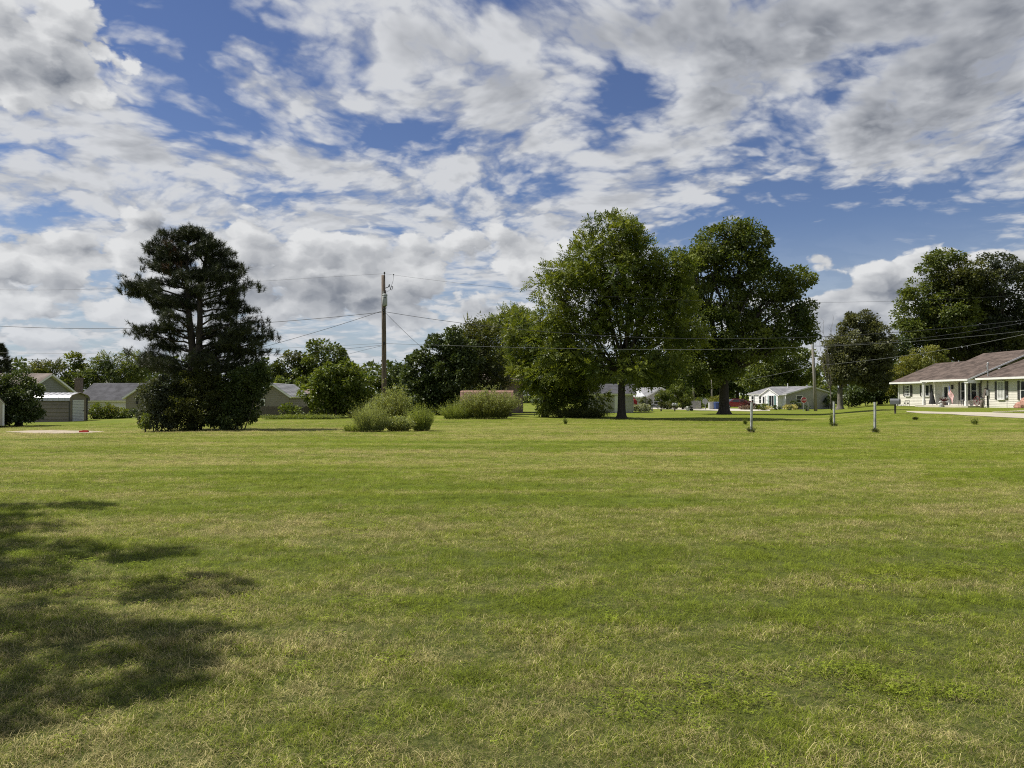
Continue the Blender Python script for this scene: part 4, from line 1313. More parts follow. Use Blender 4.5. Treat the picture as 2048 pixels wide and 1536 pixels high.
def left_houses():
    # grey gable behind the metal shed: front gable faces right of the camera
    gx, gy, w = -40.67, 61.4, 7.2
    z = tz(gx, 65.0) - 0.3
    h = pz(786, 68.6) - z; rise = pz(749, 65.0) - z - h
    gable_house('grey_gable_house', 'grey sided gable house behind the metal shed', (gx, gy, z), math.radians(90), w, 11, h, rise, M_GREY_SIDING, M_TAN_SHINGLE, ridge='y', over=0.35, lap=0.16)
    # dark shingled house with a brick chimney
    d = 78.0
    x0, x1 = at(158, d)[0], at(262, d)[0]; z = tz(x0, d)
    h = pz(798, d) - z; rise = pz(767, d) - pz(798, d)
    t = gable_house('dark_roof_house', 'low house with dark grey shingle roof and brick chimney', (x0, d, z), math.radians(-3), x1 - x0, 6.0, h, rise, M_WHITE_SIDING, M_GREY_SHINGLE, ridge='x', over=0.45)
    c = MB(); c.box((0.35, -0.55, (pz(757, d) - z) / 2), (0.62, 0.5, pz(757, d) - z)); c.box((0.35, -0.55, pz(757, d) - z), (0.72, 0.6, 0.12))
    c.build('chimney', M_BRICK, t)
    d = 74.0
    x0, x1 = at(252, d)[0], at(318, d)[0]; z = tz(x0, d)
    h = pz(794, d) - z
    t = gable_house('tan_wing_house', 'tan sided house end with pale fascia at the left edge of the shrub thicket', (x0, d, z), 0.0, x1 - x0, 7, h, 1.1, M_TAN_SIDING, M_GREY_SHINGLE, ridge='y', over=0.3)
    lt = MB(); lt.box((1.15, -0.08, h - 0.55), (0.14, 0.14, 0.3)); lt.build('wall_lamp', M_DARKIRON, t)
    # tan gable house behind the fence
    d = 64.0
    x0, x1 = at(512, d)[0], at(577, d)[0]; z = tz(x0, d) - 0.25
    h = pz(791, d) - z; rise = pz(768, d) - pz(791, d)
    t = gable_house('tan_gable_house', 'tan lapped gable house with one narrow window behind the old fence', (x0, d, z), math.radians(4), x1 - x0, 8, h, rise, M_TAN_SIDING, M_LIGHT_SHINGLE, ridge='y', over=0.28, lap=0.17)
    window(t, (0, 0, 0), (1, 0, 0), (0, -1, 0), at(525.5, d)[0] - x0, pz(818, d) - z, 0.22, pz(800, d) - pz(818, d))
    # house with a pinkish hip roof
    d = 76.0
    x0, x1 = at(583, d)[0], at(664, d)[0]; z = tz(x0, d) - 0.1
    h = pz(805, d) - z; rise = pz(780, d) - pz(805, d)
    t = gable_house('pink_roof_house', 'house with a low pinkish brown roof half hidden by the bright sumac', (x0, d, z), math.radians(-6), x1 - x0, 7.5, h, rise, M_TAN_SIDING, M_PINK_SHINGLE, ridge='x', over=0.5)
    window(t, (0, 0, 0), (1, 0, 0), (0, -1, 0), 1.2, 0.9, 0.9, 0.8)
    d = 125.0
    x0 = at(577, d)[0]; z = tz(x0, d)
    t = gable_house('far_white_house', 'far pale two storey house glimpsed above the pinkish roof', (x0, d, z), 0.2, 2.4, 5, pz(766, d) - z, 0.7, M_PLAIN_GREY, M_LIGHT_SHINGLE, ridge='x', over=0.2, lap=0.4)
    c = MB(); c.box((1.1, 0.6, pz(758, d) - z), (0.55, 0.5, 1.4)); c.build('chimney', M_PLAIN_GREY, t)
    window(t, (0, 0, 0), (1, 0, 0), (0, -1, 0), 0.8, pz(772, d) - z, 0.5, 0.6)


left_houses()


def fence():
    d = 56.5
    x0, x1 = at(508, d)[0], at(622, d)[0]
    z = tz((x0 + x1) / 2, d)
    t = thing('wooden_fence', (x0, d, z), 'dark weathered board fence below the tan gable house', 'fence')
    n = 30
    w = (x1 - x0) / n
    me = [MB().box((0, 0, 0.42 + k * 0.01), (w * 0.93, 0.025, 0.86 + k * 0.02)).mesh('board', M_WOODOLD) for k in range(3)]
    for i in range(n):
        o = link('board', RND.choice(me), t, ((i + 0.5) * w, RND.uniform(-.008, .008), RND.uniform(-.03, .02)))
        o.rotation_euler = (0, RND.uniform(-.012, .012), 0)
    for zz in (0.2, 0.68): bx(t, 'rail', M_WOODOLD, ((x1 - x0) / 2, 0.05, zz), (x1 - x0, 0.05, 0.09))
    for i in range(5): bx(t, 'post', M_WOODOLD, ((x1 - x0) * i / 4, 0.10, 0.45), (0.09, 0.09, 0.98))


fence()
for (px, d, rx, h, lb, lm) in ((205, 60.0, 1.0, 1.35, 'leafy bright hedge plant right of the metal shed', 'lime'), (222, 60.0, 0.9, 1.1, 'light green hedge plant under the dark roof eave', 'yellow'),
                               (187, 60.5, 0.8, 1.15, 'darker hedge plant against the metal shed', 'oak'), (240, 60.0, 0.8, 0.9, 'lower green hedge plant left of the round dark bush', 'lime'),
                               (261, 60.5, 0.5, 1.05, 'round blackish bush in front of the tan wing', 'dark')):
    b = at(px, d)
    bush('hedge_shrub', lb, 'shrub', b, [(0, 0, h * 0.5, rx, rx * 0.7, h * 0.52), (rx * 0.5, 0, h * 0.35, rx * 0.6, rx * 0.6, h * 0.4)], lm, 0.28, 30, 0.12, 0.045, fill=1.5)

# bare sandy patch with a red board in it
pp = [onground(*p) for p in ((14, 864.5), (60, 866.5), (120, 867.5), (175, 866.5), (206, 863.8), (160, 861.5), (95, 860.8), (40, 862))]
M_SAND = mat('bare_sand', (0.36, 0.30, 0.23), 0.95, 0.25, 3.0, bump=0.4)
lay('dirt_patch', [(12, 864.6), (60, 867), (120, 867.8), (175, 866.8), (208, 864)], [(12, 863.6), (60, 861.4), (120, 860.8), (175, 861.8), (208, 863.3)], M_SAND, 0.015)
BARE.append(pp)
gx, gy = onground(168, 865.5)
t = thing('red_board', (gx, gy, tz(gx, gy) + 0.02), 'bright red board lying on the sandy patch at left', 'board', rz=0.12)
MB().box((0, 0, 0.04), (0.36, 0.16, 0.07)).build('plank', mat('red_paint', (0.50, 0.05, 0.04), 0.5, 0.1, 3.0), t)
MB().box((0.04, 0.02, 0.085), (0.22, 0.05, 0.02)).build('handle_strip', mat('red_paint_dull', (0.36, 0.04, 0.035), 0.5, 0.1, 3.0), t)

# ------------------------------------------------------------------ middle: barn roof, weathered house, garage, carport
def barn():
    d = 57.0
    x0, x1 = at(921, d)[0], at(1027, d)[0]; z = tz(x0, d)
    w = x1 - x0; T = pz(782, d) - z; E = pz(800, d) - z
    t = thing('barn_shed', (x0, d, z), 'low shed with a curved weathered red roof behind the goldenrod', 'shed')
    MB().box((w / 2, 1.3, E / 2), (w - 0.3, 2.3, E)).build('wall', M_WOODOLD, t)
    prof = [(-0.12, E - 0.12), (0.02, E + 0.22), (0.28, T - 0.06), (0.7, T), (1.3, T + 0.03), (1.9, T), (2.32, T - 0.06), (2.58, E + 0.22), (2.72, E - 0.12)]
    n = 17
    k = len(prof)
    s = MB()                                     # one corrugated sheet, repeated along the roof
    sw = w / n
    s.v += [(0.0, a, b) for a, b in prof] + [(sw * 0.80, a, b) for a, b in prof] + [(sw * 0.90, a - 0.0, b + 0.03) for a, b in prof] + [(sw, a, b) for a, b in prof]
    for j in range(3):
        for i in range(k - 1): s.f.append((j * k + i, (j + 1) * k + i, (j + 1) * k + i + 1, j * k + i + 1))
    me = s.mesh('roof_panel', M_RUSTROOF)
    ro = MB(); ro.tube([(0, 1.3, T + 0.02), (w, 1.3, T + 0.02)], 0.05, 6); ro = ro.build('roof_ridge', M_RUSTROOF, t)
    for i in range(n): link('roof_panel', me, t, (i * sw, 0, 0))
    for xx in (0.0, w):
        e = MB(); e.slab([(xx, a, b) for a, b in reversed(prof)], 0.04); e.build('roof_end', M_RUSTROOF, t)


barn()


def weathered_house():
    d = 70.0
    x0, x1 = at(927, d)[0], at(1046, d)[0]; z = tz(x0, d)
    h = pz(760, d) - z
    t = gable_house('weathered_house', 'old house with faded pinkish lapped walls behind the barn roof', (x0, d, z), 0.0, x1 - x0, 7, h, pz(744, d) - pz(762, d), M_BROWN_SIDING, M_TAN_SHINGLE, ridge='x', over=0.4, lap=0.24)
    xa = at(998, d)[0] - x0
    q = MB(); q.laps((xa - 1.0, -0.5, h - 0.15), (xa + 1.6, -0.5, h - 0.15), (xa + 0.3, -0.5, h + 0.75), (xa + 0.3, -0.5, h + 0.75), 4, 0.02)
    q.build('gable_end', M_BROWN_SIDING, t)
    window(t, (0, 0, 0), (1, 0, 0), (0, -1, 0), xa - 0.3, h - 1.2, 0.9, 0.75)
    MB().ball((xa + 0.1, -0.56, h + 0.35), 0.12).build('gable_vent', M_TRIM, t)


weathered_house()


def garage():
    d = 70.0
    x0, x1 = at(1172, d)[0], at(1264, d)[0]; z = tz(x0, d) - 0.25
    h = pz(788, d) - z
    t = gable_house('grey_garage', 'plain grey-white garage in shade behind the walnut trunk', (x0, d, z), math.radians(-10), x1 - x0, 6, h, 0.9, M_PLAIN_GREY, M_GREY_SHINGLE, ridge='x', over=0.2, lap=0.3)
    dr = MB().box((3.1, -0.04, 0.95), (0.85, 0.06, 1.9)).build('door', M_TRIM, t)
    MB().ball((3.42, -0.1, 0.95), 0.04).build('handle', M_DARKIRON, dr)
    # carport with a bright metal roof
    d = 84.0
    x0, x1 = at(1226, d)[0], at(1291, d)[0]; z = tz(x0, d)
    T, E = pz(779.5, d) - z, pz(793.5, d) - z
    t = thing('carport', (x0, d, z), 'carport with bright white metal roof beside the garage', 'carport')
    r = MB(); n = 14; w = x1 - x0
    r.slab([(0, 0, E), (w, 0, E), (w - 0.35, 3.4, T + 0.25), (0.2, 3.4, T + 0.25)], 0.06)
    for i in range(n):
        f = (i + 0.5) / n
        r.tube([(w * f, 0, E + 0.02), (0.2 + (w - 0.55) * f, 3.4, T + 0.27)], 0.025, 4, False)
    r.build('roof', M_WHITEMETAL, t)
    for xx in (0.3, w * 0.55, w - 0.15):
        for yy in (0.15, 3.2):
            zz = E - 0.06 if yy < 1 else T + 0.18
            MB().box((xx, yy, zz / 2), (0.09, 0.09, zz)).build('post', M_TRIM, t)
    x, y, z = at(1266, 79.0)
    g = thing('covered_grill', (x, y, z), 'grill under a bright red cover by the carport', 'grill')
    M_REDC = mat('red_cover', (0.34, 0.025, 0.03), 0.6, 0.15, 3.0)
    q = MB(); q.box((0, 0, 0.95), (0.80, 0.5, 0.5)); q.ball((0, 0, 1.2), (0.36, 0.24, 0.18)); q.box((0, 0, 0.72), (0.72, 0.46, 0.1)); q.build('cover', M_REDC, g)
    q = MB(); q.ball((0.02, 0, 1.42), (0.16, 0.12, 0.2)); q.build('lid_bulge', M_REDC, g)
    for sx in (-.3, .3):
        for sy in (-.18, .18): MB().tube([(sx, sy, 0), (sx, sy, 0.7)], 0.025, 4).build('leg', M_DARKIRON, g)
    for px, d_, rx, h_, lb, lm in ((1281, 78.0, 1.15, 0.85, 'white and green variegated shrub left of the road', 'white'), (1288, 82.0, 0.9, 1.6, 'dark green shrub behind the variegated one', 'oak'),
                                   (1183, 68.0, 0.9, 0.5, 'low dark plants before the garage wall', 'dark')):
        b = at(px, d_)
        bush('garden_shrub', lb, 'shrub', b, [(0, 0, h_ * 0.5, rx, rx * 0.8, h_ * 0.52)], lm, 0.25, 30, 0.12, 0.05, fill=1.5)
    # far gable house down the road
    d = 120.0
    x0 = at(1291, d)[0]; z = tz(x0, d)
    h = pz(793, d) - z
    t = gable_house('far_gable_house', 'distant pale gable house at the bend of the road', (x0, d, z), math.radians(35), 7.0, 7, h, 1.4, M_PLAIN_GREY, M_LIGHT_SHINGLE, ridge='y', over=0.5, lap=0.3)
    window(t, (0, 0, 0), (1, 0, 0), (0, -1, 0), 2.4, 0.6, 1.1, 0.8)
    window(t, (0, 0, 0), (1, 0, 0), (0, -1, 0), 4.6, 0.6, 1.1, 0.8)


garage()

M_BARK_MID = mat('bark_mid', (0.085, 0.075, 0.062), 0.9, 0.3, 4.0, bump=0.7, stretch=(3, 3, 0.6))

# ------------------------------------------------------------------ the big pine with twin stems
def big_pine():
    d = 36.0
    loc = at(392, d)
    t = thing('pine_tree', loc, 'big dark pine with two trunks and ragged shelves of needles above the shrubs', 'pine tree')
    mb = MB()
    Z = lambda py: pz(py, d) - loc[2]
    X = lambda px: (px - 1024) / F * d - loc[0]
    stemA = [(X(385), 0, -0.1), (X(384), 0.05, Z(790)), (X(383), 0.1, Z(700)), (X(378), 0.0, Z(640)), (X(372), 0, Z(560)), (X(374), 0, Z(475))]
    stemB = [(X(390), -0.1, Z(760)), (X(400), -0.15, Z(700)), (X(401), -0.1, Z(640)), (X(398), -0.05, Z(580)), (X(408), 0.1, Z(520)), (X(408), 0.1, Z(478))]
    mb.tube(stemA, [0.30, 0.27, 0.19, 0.15, 0.10, 0.03], 8)
    mb.tube(stemB, [0.18, 0.17, 0.14, 0.12, 0.08, 0.03], 8)
    mb.build('trunk', M_BARK, t, True)
    br = MB()
    # limb tips read off the silhouette: (px, py, dy), each carrying pads of upturned shoots
    left = [(243, 588, 0.2), (262, 575, -0.6), (300, 612, 0.4), (330, 628, -0.5), (275, 560, 0.8), (266, 660, 0.0), (288, 672, -0.8), (305, 690, 0.7), (262, 712, 0.2), (290, 728, -0.5),
            (302, 490, 0.1), (310, 520, 0.6), (318, 540, -0.7), (330, 560, 0.6), (300, 735, 0.6), (330, 690, 1.0), (340, 655, -1.1), (320, 600, 1.2), (345, 600, -1.3), (330, 470, -0.3), (306, 505, -0.5)]
    right = [(498, 575, 0.2), (480, 590, -0.6), (470, 530, 0.4), (478, 552, -0.5), (470, 610, 0.7), (440, 505, 0.2), (430, 490, -0.4), (540, 672, 0.2), (530, 690, -0.6), (512, 640, 0.5),
             (500, 655, -0.8), (525, 705, 0.4), (515, 725, -0.3), (490, 620, 0.9), (488, 700, 0.9), (470, 690, -1.1), (460, 640, -1.2), (455, 600, 1.2), (455, 560, -1.0), (520, 660, 0.9), (500, 735, 0.3), (460, 740, -0.8)]
    top = [(372, 462, 0), (352, 476, 0.4), (390, 465, -0.3), (405, 475, 0.4), (415, 490, -0.5), (340, 500, -0.5), (360, 510, 0.8), (395, 505, -0.9), (430, 515, 0.7), (350, 540, -0.9), (420, 540, 0.9), (385, 540, 1.2),
           (360, 580, 1.5), (410, 580, -1.5), (385, 600, 1.7), (350, 660, 1.8), (420, 660, 1.9), (385, 640, -2.0), (395, 720, 2.0), (360, 730, -1.9), (430, 720, -1.9), (330, 740, 1.2), (380, 560, -1.2)]
    C, O, R_, K = [], [], [], []
    allp = left + right + top
    allp += [(a + RND.uniform(-20, 20) - (a - 388) * 0.14, b_ + RND.uniform(-16, 16), RND.uniform(-1.5, 1.5)) for a, b_, c_ in (left + right)[::4] + top[::2]]
    for i, (px, py, dy) in enumerate(allp):
        tip = Vector((X(px), dy, Z(py)))
        side = 1 if px > 390 else -1
        stem = stemB if px > 392 and py > 480 else stemA
        zr = max(0.5, tip.z - abs(tip.x) * 0.12 - (0.5 if i >= len(left) + len(right) else 0.1))
        root = stem[-1]
        for a, b in zip(stem[:-1], stem[1:]):
            if a[2] <= zr <= b[2]:
                f = (zr - a[2]) / (b[2] - a[2]); root = tuple(a[k] + (b[k] - a[k]) * f for k in range(3)); break
        pts = limb(br, root, tip, 0.055, 0.018, 0.06, 5, 6)
        reach = (tip - Vector(root)).length
        nsub = 14 if reach > 1.6 else 11
        for j in range(nsub):                                  # side shoots in a flat fan along the outer part of the limb
            f = 0.42 + 0.58 * (j + RND.random()) / nsub
            q = min(len(pts) - 2, int(f * (len(pts) - 1)))
            p0 = pts[q].lerp(pts[q + 1], f * (len(pts) - 1) - q)
            dirv = Vector((RND.uniform(-1, 1) + side * 0.5, RND.uniform(-1, 1), RND.uniform(-0.15, 0.45)))
            p1 = p0 + dirv.normalized() * RND.uniform(0.25, 0.6) * min(1.0, 0.5 + reach * 0.25)
            br.tube([p0, p1], [0.014, 0.008], 3, cap=False)
            for k in range(RND.randint(3, 5)):
                p2 = p1 + Vector((RND.uniform(-.24, .24), RND.uniform(-.24, .24), RND.uniform(-.03, .16)))
                C.append(p2); o_ = Vector((RND.uniform(-.6, .6) + side * .35, RND.uniform(-.6, .6), RND.uniform(0.35, 1.0))).normalized(); O.append(o_)
                rust = (abs(px - 365) < 26 and 488 < py < 545 and dy < 0.3) or (px, py) == (512, 640)
                K.append(1 if rust and RND.random() < 0.6 else 0)
    br.build('branches', M_BARK, t, True)
    C = np.array(C); O = np.array(O); K = np.array(K)
    V, Q, r = needles(C[K == 0], O[K == 0], 40, 0.23, 0.0095)
    link('crown', np_mesh('crown', V, Q, LM['pine'], r), t)
    V, Q, r = needles(C[K == 1], O[K == 1], 30, 0.20, 0.0075)
    tag(link('dead_needles', np_mesh('dead_needles', V, Q, LM['rust'], r), t), 'rust brown dying needles')
    return t


big_pine()

# shrub mass under the pine: three shrubs grown together
d = 34.5
b = at(312, d)
bush('shrub', 'grey-green leafy shrub at the left foot of the big pine', 'shrub', b, px_blobs([(316, 790, 38, 32), (300, 830, 28, 30), (330, 770, 30, 22), (335, 825, 35, 35)], d, b), 'grey', 0.28, 70, 0.10, 0.036, fill=2.0)
d = 35.0
b = at(395, d)
bush('shrub', 'round green-topped shrub in the middle of the thicket under the pine', 'shrub', b, px_blobs([(395, 775, 52, 42), (385, 820, 60, 42), (360, 800, 40, 40), (430, 800, 50, 50)], d, b), 'oak', 0.28, 76, 0.095, 0.032, fill=2.0)
d = 35.2
b = at(478, d)
bush('shrub', 'dense blackish shrub at the right foot of the big pine', 'shrub', b, px_blobs([(462, 782, 56, 42), (500, 765, 44, 34), (460, 830, 44, 34), (486, 805, 32, 46), (520, 750, 26, 24)], d, b), 'dark', 0.3, 80, 0.11, 0.04, fill=2.0)
d = 33.2
b = at(290, d)
bush('sapling_clump', 'small bright leafy sucker at the left edge of the shrub thicket', 'shrub', b, px_blobs([(291, 838, 8, 14), (288, 852, 11, 8)], d, b), 'lime', 0.12, 14, 0.08, 0.03, fill=1.6)

# ------------------------------------------------------------------ black walnut in the middle
d = 52.0
b = at(1243, d)
tree('walnut_tree', 'broad walnut tree with feathery yellow-green leaves and a dark trunk at mid lawn', 'tree', b,
     px_blobs([(1236, 486, 66, 46), (1190, 505, 52, 46), (1150, 540, 54, 48), (1108, 572, 44, 40), (1290, 510, 50, 44), (1325, 545, 46, 52), (1230, 560, 80, 60), (1345, 610, 44, 52), (1170, 625, 58, 50),
               (1262, 640, 86, 60), (1118, 640, 44, 44), (1330, 690, 62, 54), (1185, 700, 74, 50), (1250, 740, 90, 36, -1.2), (1330, 745, 56, 34), (1130, 735, 60, 48, 1.0), (1215, 455, 40, 24), (1375, 660, 42, 42), (1090, 690, 34, 40), (1375, 590, 34, 46), (1300, 600, 60, 50), (1352, 530, 30, 40)], d, b),
     'walnut', pz(742, d) - b[2], 0.27, rc=1.12, per=36, L=0.46, W=0.050, kind='frond', fill=1.28, shell=(0.4, 1.04), var=0.34, flat=0.5, droop=0.05)

# ------------------------------------------------------------------ tall maple to its right
d = 64.0
b = at(1448, d)
tree('maple_tree', 'tall dark green maple with a thick grey trunk beside the concrete road', 'tree', b,
     px_blobs([(1448, 482, 58, 44), (1500, 480, 36, 36), (1410, 520, 40, 40), (1480, 530, 66, 46), (1520, 560, 50, 40), (1440, 590, 56, 56), (1385, 570, 32, 46), (1560, 575, 46, 36), (1585, 610, 30, 36), (1530, 640, 64, 44), (1595, 655, 34, 26), (1370, 640, 40, 50), (1360, 700, 40, 44), (1380, 530, 30, 34), (1592, 565, 34, 36), (1602, 625, 32, 36),
               (1610, 672, 22, 20), (1420, 660, 60, 50), (1490, 690, 70, 46), (1400, 730, 60, 44), (1545, 695, 50, 30), (1450, 735, 50, 26), (1460, 455, 30, 20)], d, b),
     'maple', pz(745, d) - b[2], 0.42, rc=0.95, per=90, L=0.20, W=0.080, fill=1.45, shell=(0.35, 1.0), bark=M_BARK, var=0.30)

# small walnuts between the weeds and the big one
d = 56.0
b = at(1090, d)
tree('walnut_tree', 'lime green young walnut with low hanging boughs left of the big walnut', 'tree', b,
     px_blobs([(1060, 690, 46, 48), (1110, 670, 46, 46), (1058, 738, 40, 36), (1100, 740, 56, 44), (1150, 750, 46, 50), (1092, 790, 46, 36), (1140, 800, 50, 30), (1040, 655, 34, 34), (1180, 795, 36, 30)], d, b),
     'walnut', 1.6, 0.2, rc=0.6, per=16, L=0.36, W=0.042, kind='frond', fill=1.25, var=0.42, droop=0.1)
d = 74.0
b = at(1020, d)
tree('locust_tree', 'tall upright tree with spiky top behind the barn roof', 'tree', b,
     px_blobs([(1022, 655, 44, 38), (1050, 650, 30, 34), (990, 680, 34, 40), (1030, 710, 60, 50), (1000, 750, 50, 40), (1060, 745, 50, 40)], d, b),
     'walnut', 3.5, 0.25, rc=0.8, per=16, L=0.62, W=0.05, kind='frond', fill=1.1, droop=-0.5)
d = 66.0
b = at(955, d)
tree('sumac_tree', 'airy tree with arching feathery fronds against the clouds beside the dark trees', 'tree', b,
     px_blobs([(948, 672, 28, 26), (970, 690, 36, 34), (935, 700, 34, 34), (965, 740, 44, 40), (965, 775, 26, 34)], d, b),
     'oak', 3.0, 0.18, rc=0.8, per=13, L=0.80, W=0.055, kind='frond', fill=1.3, droop=-0.35)
d = 62.0
b = at(880, d)
tree('mulberry_tree', 'wide dark bushy tree right of the transformer pole', 'tree', b,
     px_blobs([(842, 740, 36, 42), (880, 700, 34, 34), (905, 680, 26, 26), (850, 790, 48, 40), (900, 750, 56, 54), (893, 800, 34, 40), (862, 810, 50, 34), (930, 720, 34, 40), (815, 775, 22, 40)], d, b),
     'dark', 2.0, 0.25, rc=0.6, per=50, L=0.20, W=0.08, fill=1.5, shell=(0.3, 1.0))

# ------------------------------------------------------------------ left of the pole
d = 56.0
b = at(672, d)
tree('sumac_tree', 'bright green spreading sumac in front of the pinkish roof', 'tree', b,
     px_blobs([(665, 770, 44, 36), (700, 752, 34, 28), (640, 790, 34, 32), (690, 800, 44, 34), (640, 815, 34, 20), (720, 775, 24, 36), (655, 745, 24, 18), (690, 735, 20, 14)], d, b),
     'lime', 0.8, 0.1, rc=0.55, per=40, L=0.26, W=0.075, fill=1.15, droop=0.5, up=0.7)
d = 54.5
b = at(578, d)
bush('sumac_shrub', 'small flat-topped sumac in front of the weathered fence', 'shrub', b, px_blobs([(574, 815, 14, 9), (590, 822, 16, 11), (565, 824, 10, 10)], d, b), 'lime', 0.25, 20, 0.2, 0.05, fill=1.4)
d = 112.0
for (nm, lb, px, bl, lm, kw) in (
    ('elm_tree', 'dark rounded elm standing behind the bright sumac', 645, [(645, 715, 42, 34), (620, 735, 30, 34), (670, 740, 28, 34), (645, 760, 46, 30), (640, 695, 24, 16)], 'maple', {}),
    ('poplar_tree', 'paler upright poplar left of the dark rounded elm', 588, [(590, 730, 20, 26), (575, 745, 22, 26), (600, 755, 24, 28), (585, 712, 12, 14)], 'oak', {}),
    ('elm_tree', 'low dark tree just right of the big pine', 550, [(550, 735, 22, 20), (540, 755, 26, 24), (560, 765, 22, 20)], 'dark', {}),
    ('elm_tree', 'distant grey-green tree left of the transformer pole', 742, [(740, 752, 24, 22), (725, 765, 20, 18), (755, 760, 20, 26)], 'maple', {}),
    ('elm_tree', 'distant dark tree right behind the transformer pole', 790, [(780, 748, 26, 24), (800, 760, 30, 28), (815, 765, 20, 30), (785, 775, 40, 20)], 'dark', {}),
):
    b = at(px, d)
    tree(nm, lb, 'tree', b, px_blobs(bl, d, b), lm, 3.0, 0.25, rc=1.1, per=40, L=0.42, W=0.15, fill=1.1, group='distant trees on the left', limbs=False)
d = 82.0
for (px, bl, lb, lm) in ((495, [(497, 757, 12, 16), (490, 770, 14, 14)], 'slim lime green sapling beside the tan gable', 'lime'), (562, [(563, 768, 18, 16), (572, 785, 14, 12)], 'small lime tree above the tan gable roof', 'lime'),
                         (604, [(600, 770, 14, 16), (612, 785, 16, 14)], 'small lime tree behind the pinkish roof', 'lime')):
    b = at(px, d)
    tree('sapling', lb, 'tree', b, px_blobs(bl, d, b), lm, 1.6, 0.08, rc=0.5, per=24, L=0.25, W=0.08, limbs=False)

# far left
d = 48.0
b = at(38, d)
tree('holly_tree', 'dense dark bushy tree between the two sheds', 'tree', b,
     px_blobs([(30, 765, 30, 30), (55, 790, 32, 36), (20, 800, 40, 44), (60, 820, 26, 26), (-15, 790, 40, 50), (40, 830, 40, 20)], d, b),
     'dark', 0.8, 0.16, rc=0.4, per=46, L=0.13, W=0.045, fill=1.3, shell=(0.4, 1.0))
d = 72.0
b = at(2, d)
t = thing('spruce_tree', b, 'dark ragged spruce rising behind the bushy tree at the frame edge', 'tree')
trunk_mesh(4.5, 0.16).build('trunk', M_BARK, t, True)
C, O = [], []
for i in range(420):
    h = RND.random() ** 0.8; z = 1.2 + h * (pz(688, d) - b[2] - 1.2); r = (1 - h ** 1.6) * 2.4 * (0.8 + 0.3 * math.sin(h * 17)) + 0.15
    a = RND.uniform(0, 6.28); q = r * RND.uniform(0.5, 1.0)
    C.append((math.cos(a) * q, math.sin(a) * q, z)); O.append((math.cos(a) * .8, math.sin(a) * .8, 0.35))
V, Q, r = needles(np.array(C), unit(np.array(O)), 36, 0.32, 0.02)
link('crown', np_mesh('crown', V, Q, LM['pine'], r), t)
d = 88.0
for (nm, lb, px, bl, lm, kind, L, W, per, dr) in (
    ('willow_tree', 'spiky olive green tree over the grey gable roof', 92, [(85, 745, 24, 18), (105, 745, 24, 20), (75, 760, 24, 18), (115, 765, 22, 18)], 'oak', 'frond', 0.8, 0.06, 9, -0.8),
    ('ash_tree', 'slender dark tree with a thin open top beyond the gable', 148, [(149, 722, 8, 15), (146, 745, 14, 18), (152, 765, 18, 18), (158, 738, 10, 12)], 'maple', 'leaf', 0.3, 0.1, 28, .3),
    ('walnut_tree', 'open olive walnut behind the dark shingled house', 215, [(190, 735, 24, 20), (220, 728, 26, 20), (250, 725, 24, 20), (205, 755, 40, 18), (245, 750, 34, 20), (275, 735, 24, 24), (175, 755, 22, 18), (230, 770, 60, 14)], 'maple', 'frond', 0.6, 0.05, 10, .3),
):
    b = at(px, d)
    tree(nm, lb, 'tree', b, px_blobs(bl, d, b), lm, 3.2, 0.2, rc=0.9, per=int(per * 1.4), L=L, W=W * 1.2, kind=kind, fill=1.3, droop=dr)

# ------------------------------------------------------------------ right side
d = 88.0
b = at(1680, d)
tree('crabapple_tree', 'domed brownish green tree with grey twigs right of the leaning pole', 'tree', b,
     px_blobs([(1720, 680, 52, 48), (1700, 730, 54, 46), (1750, 690, 32, 50), (1745, 745, 40, 40), (1680, 745, 34, 28), (1720, 640, 30, 20), (1675, 705, 30, 36)], d, b),
     'brown', pz(775, d) - b[2], 0.32, rc=0.65, per=46, L=0.24, W=0.085, fill=1.5, shell=(0.4, 1.0), bark=M_BARK_GREY)
# bare dead branches on its left side
t = thing('bare_sapling', at(1655, d - 1.0), 'leafless grey sapling with thin fanned branches beside the domed tree', 'tree')
mb = MB(); bb = t.location
for (px, py) in ((1640, 655), (1652, 640), (1660, 650), (1645, 680), (1668, 660), (1635, 690), (1672, 640), (1650, 700), (1690, 665), (1680, 690)):
    tip = Vector(((px - 1024) / F * (d - 1) - bb.x, RND.uniform(-1, 1), pz(py, d - 1) - bb.z))
    pts = limb(mb, (0.35, 0, RND.uniform(2.0, 2.8)), tip, 0.045, 0.008, 0.05, 4, 5)
    for k in range(6):
        p = pts[RND.randint(2, 5)]
        limb(mb, p, p + Vector((RND.uniform(-.5, .5), RND.uniform(-.4, .4), RND.uniform(.3, .9))), 0.012, 0.004, 0.05, 3, 2)
mb.build('branches', M_BARK_GREY, t, True)
mb = MB(); mb.tube([(0.45, 0, -0.1), (0.4, 0, 1.2), (0.35, 0, 2.8)], [0.07, 0.06, 0.05], 6); mb.build('trunk', M_BARK_MID, t, True)

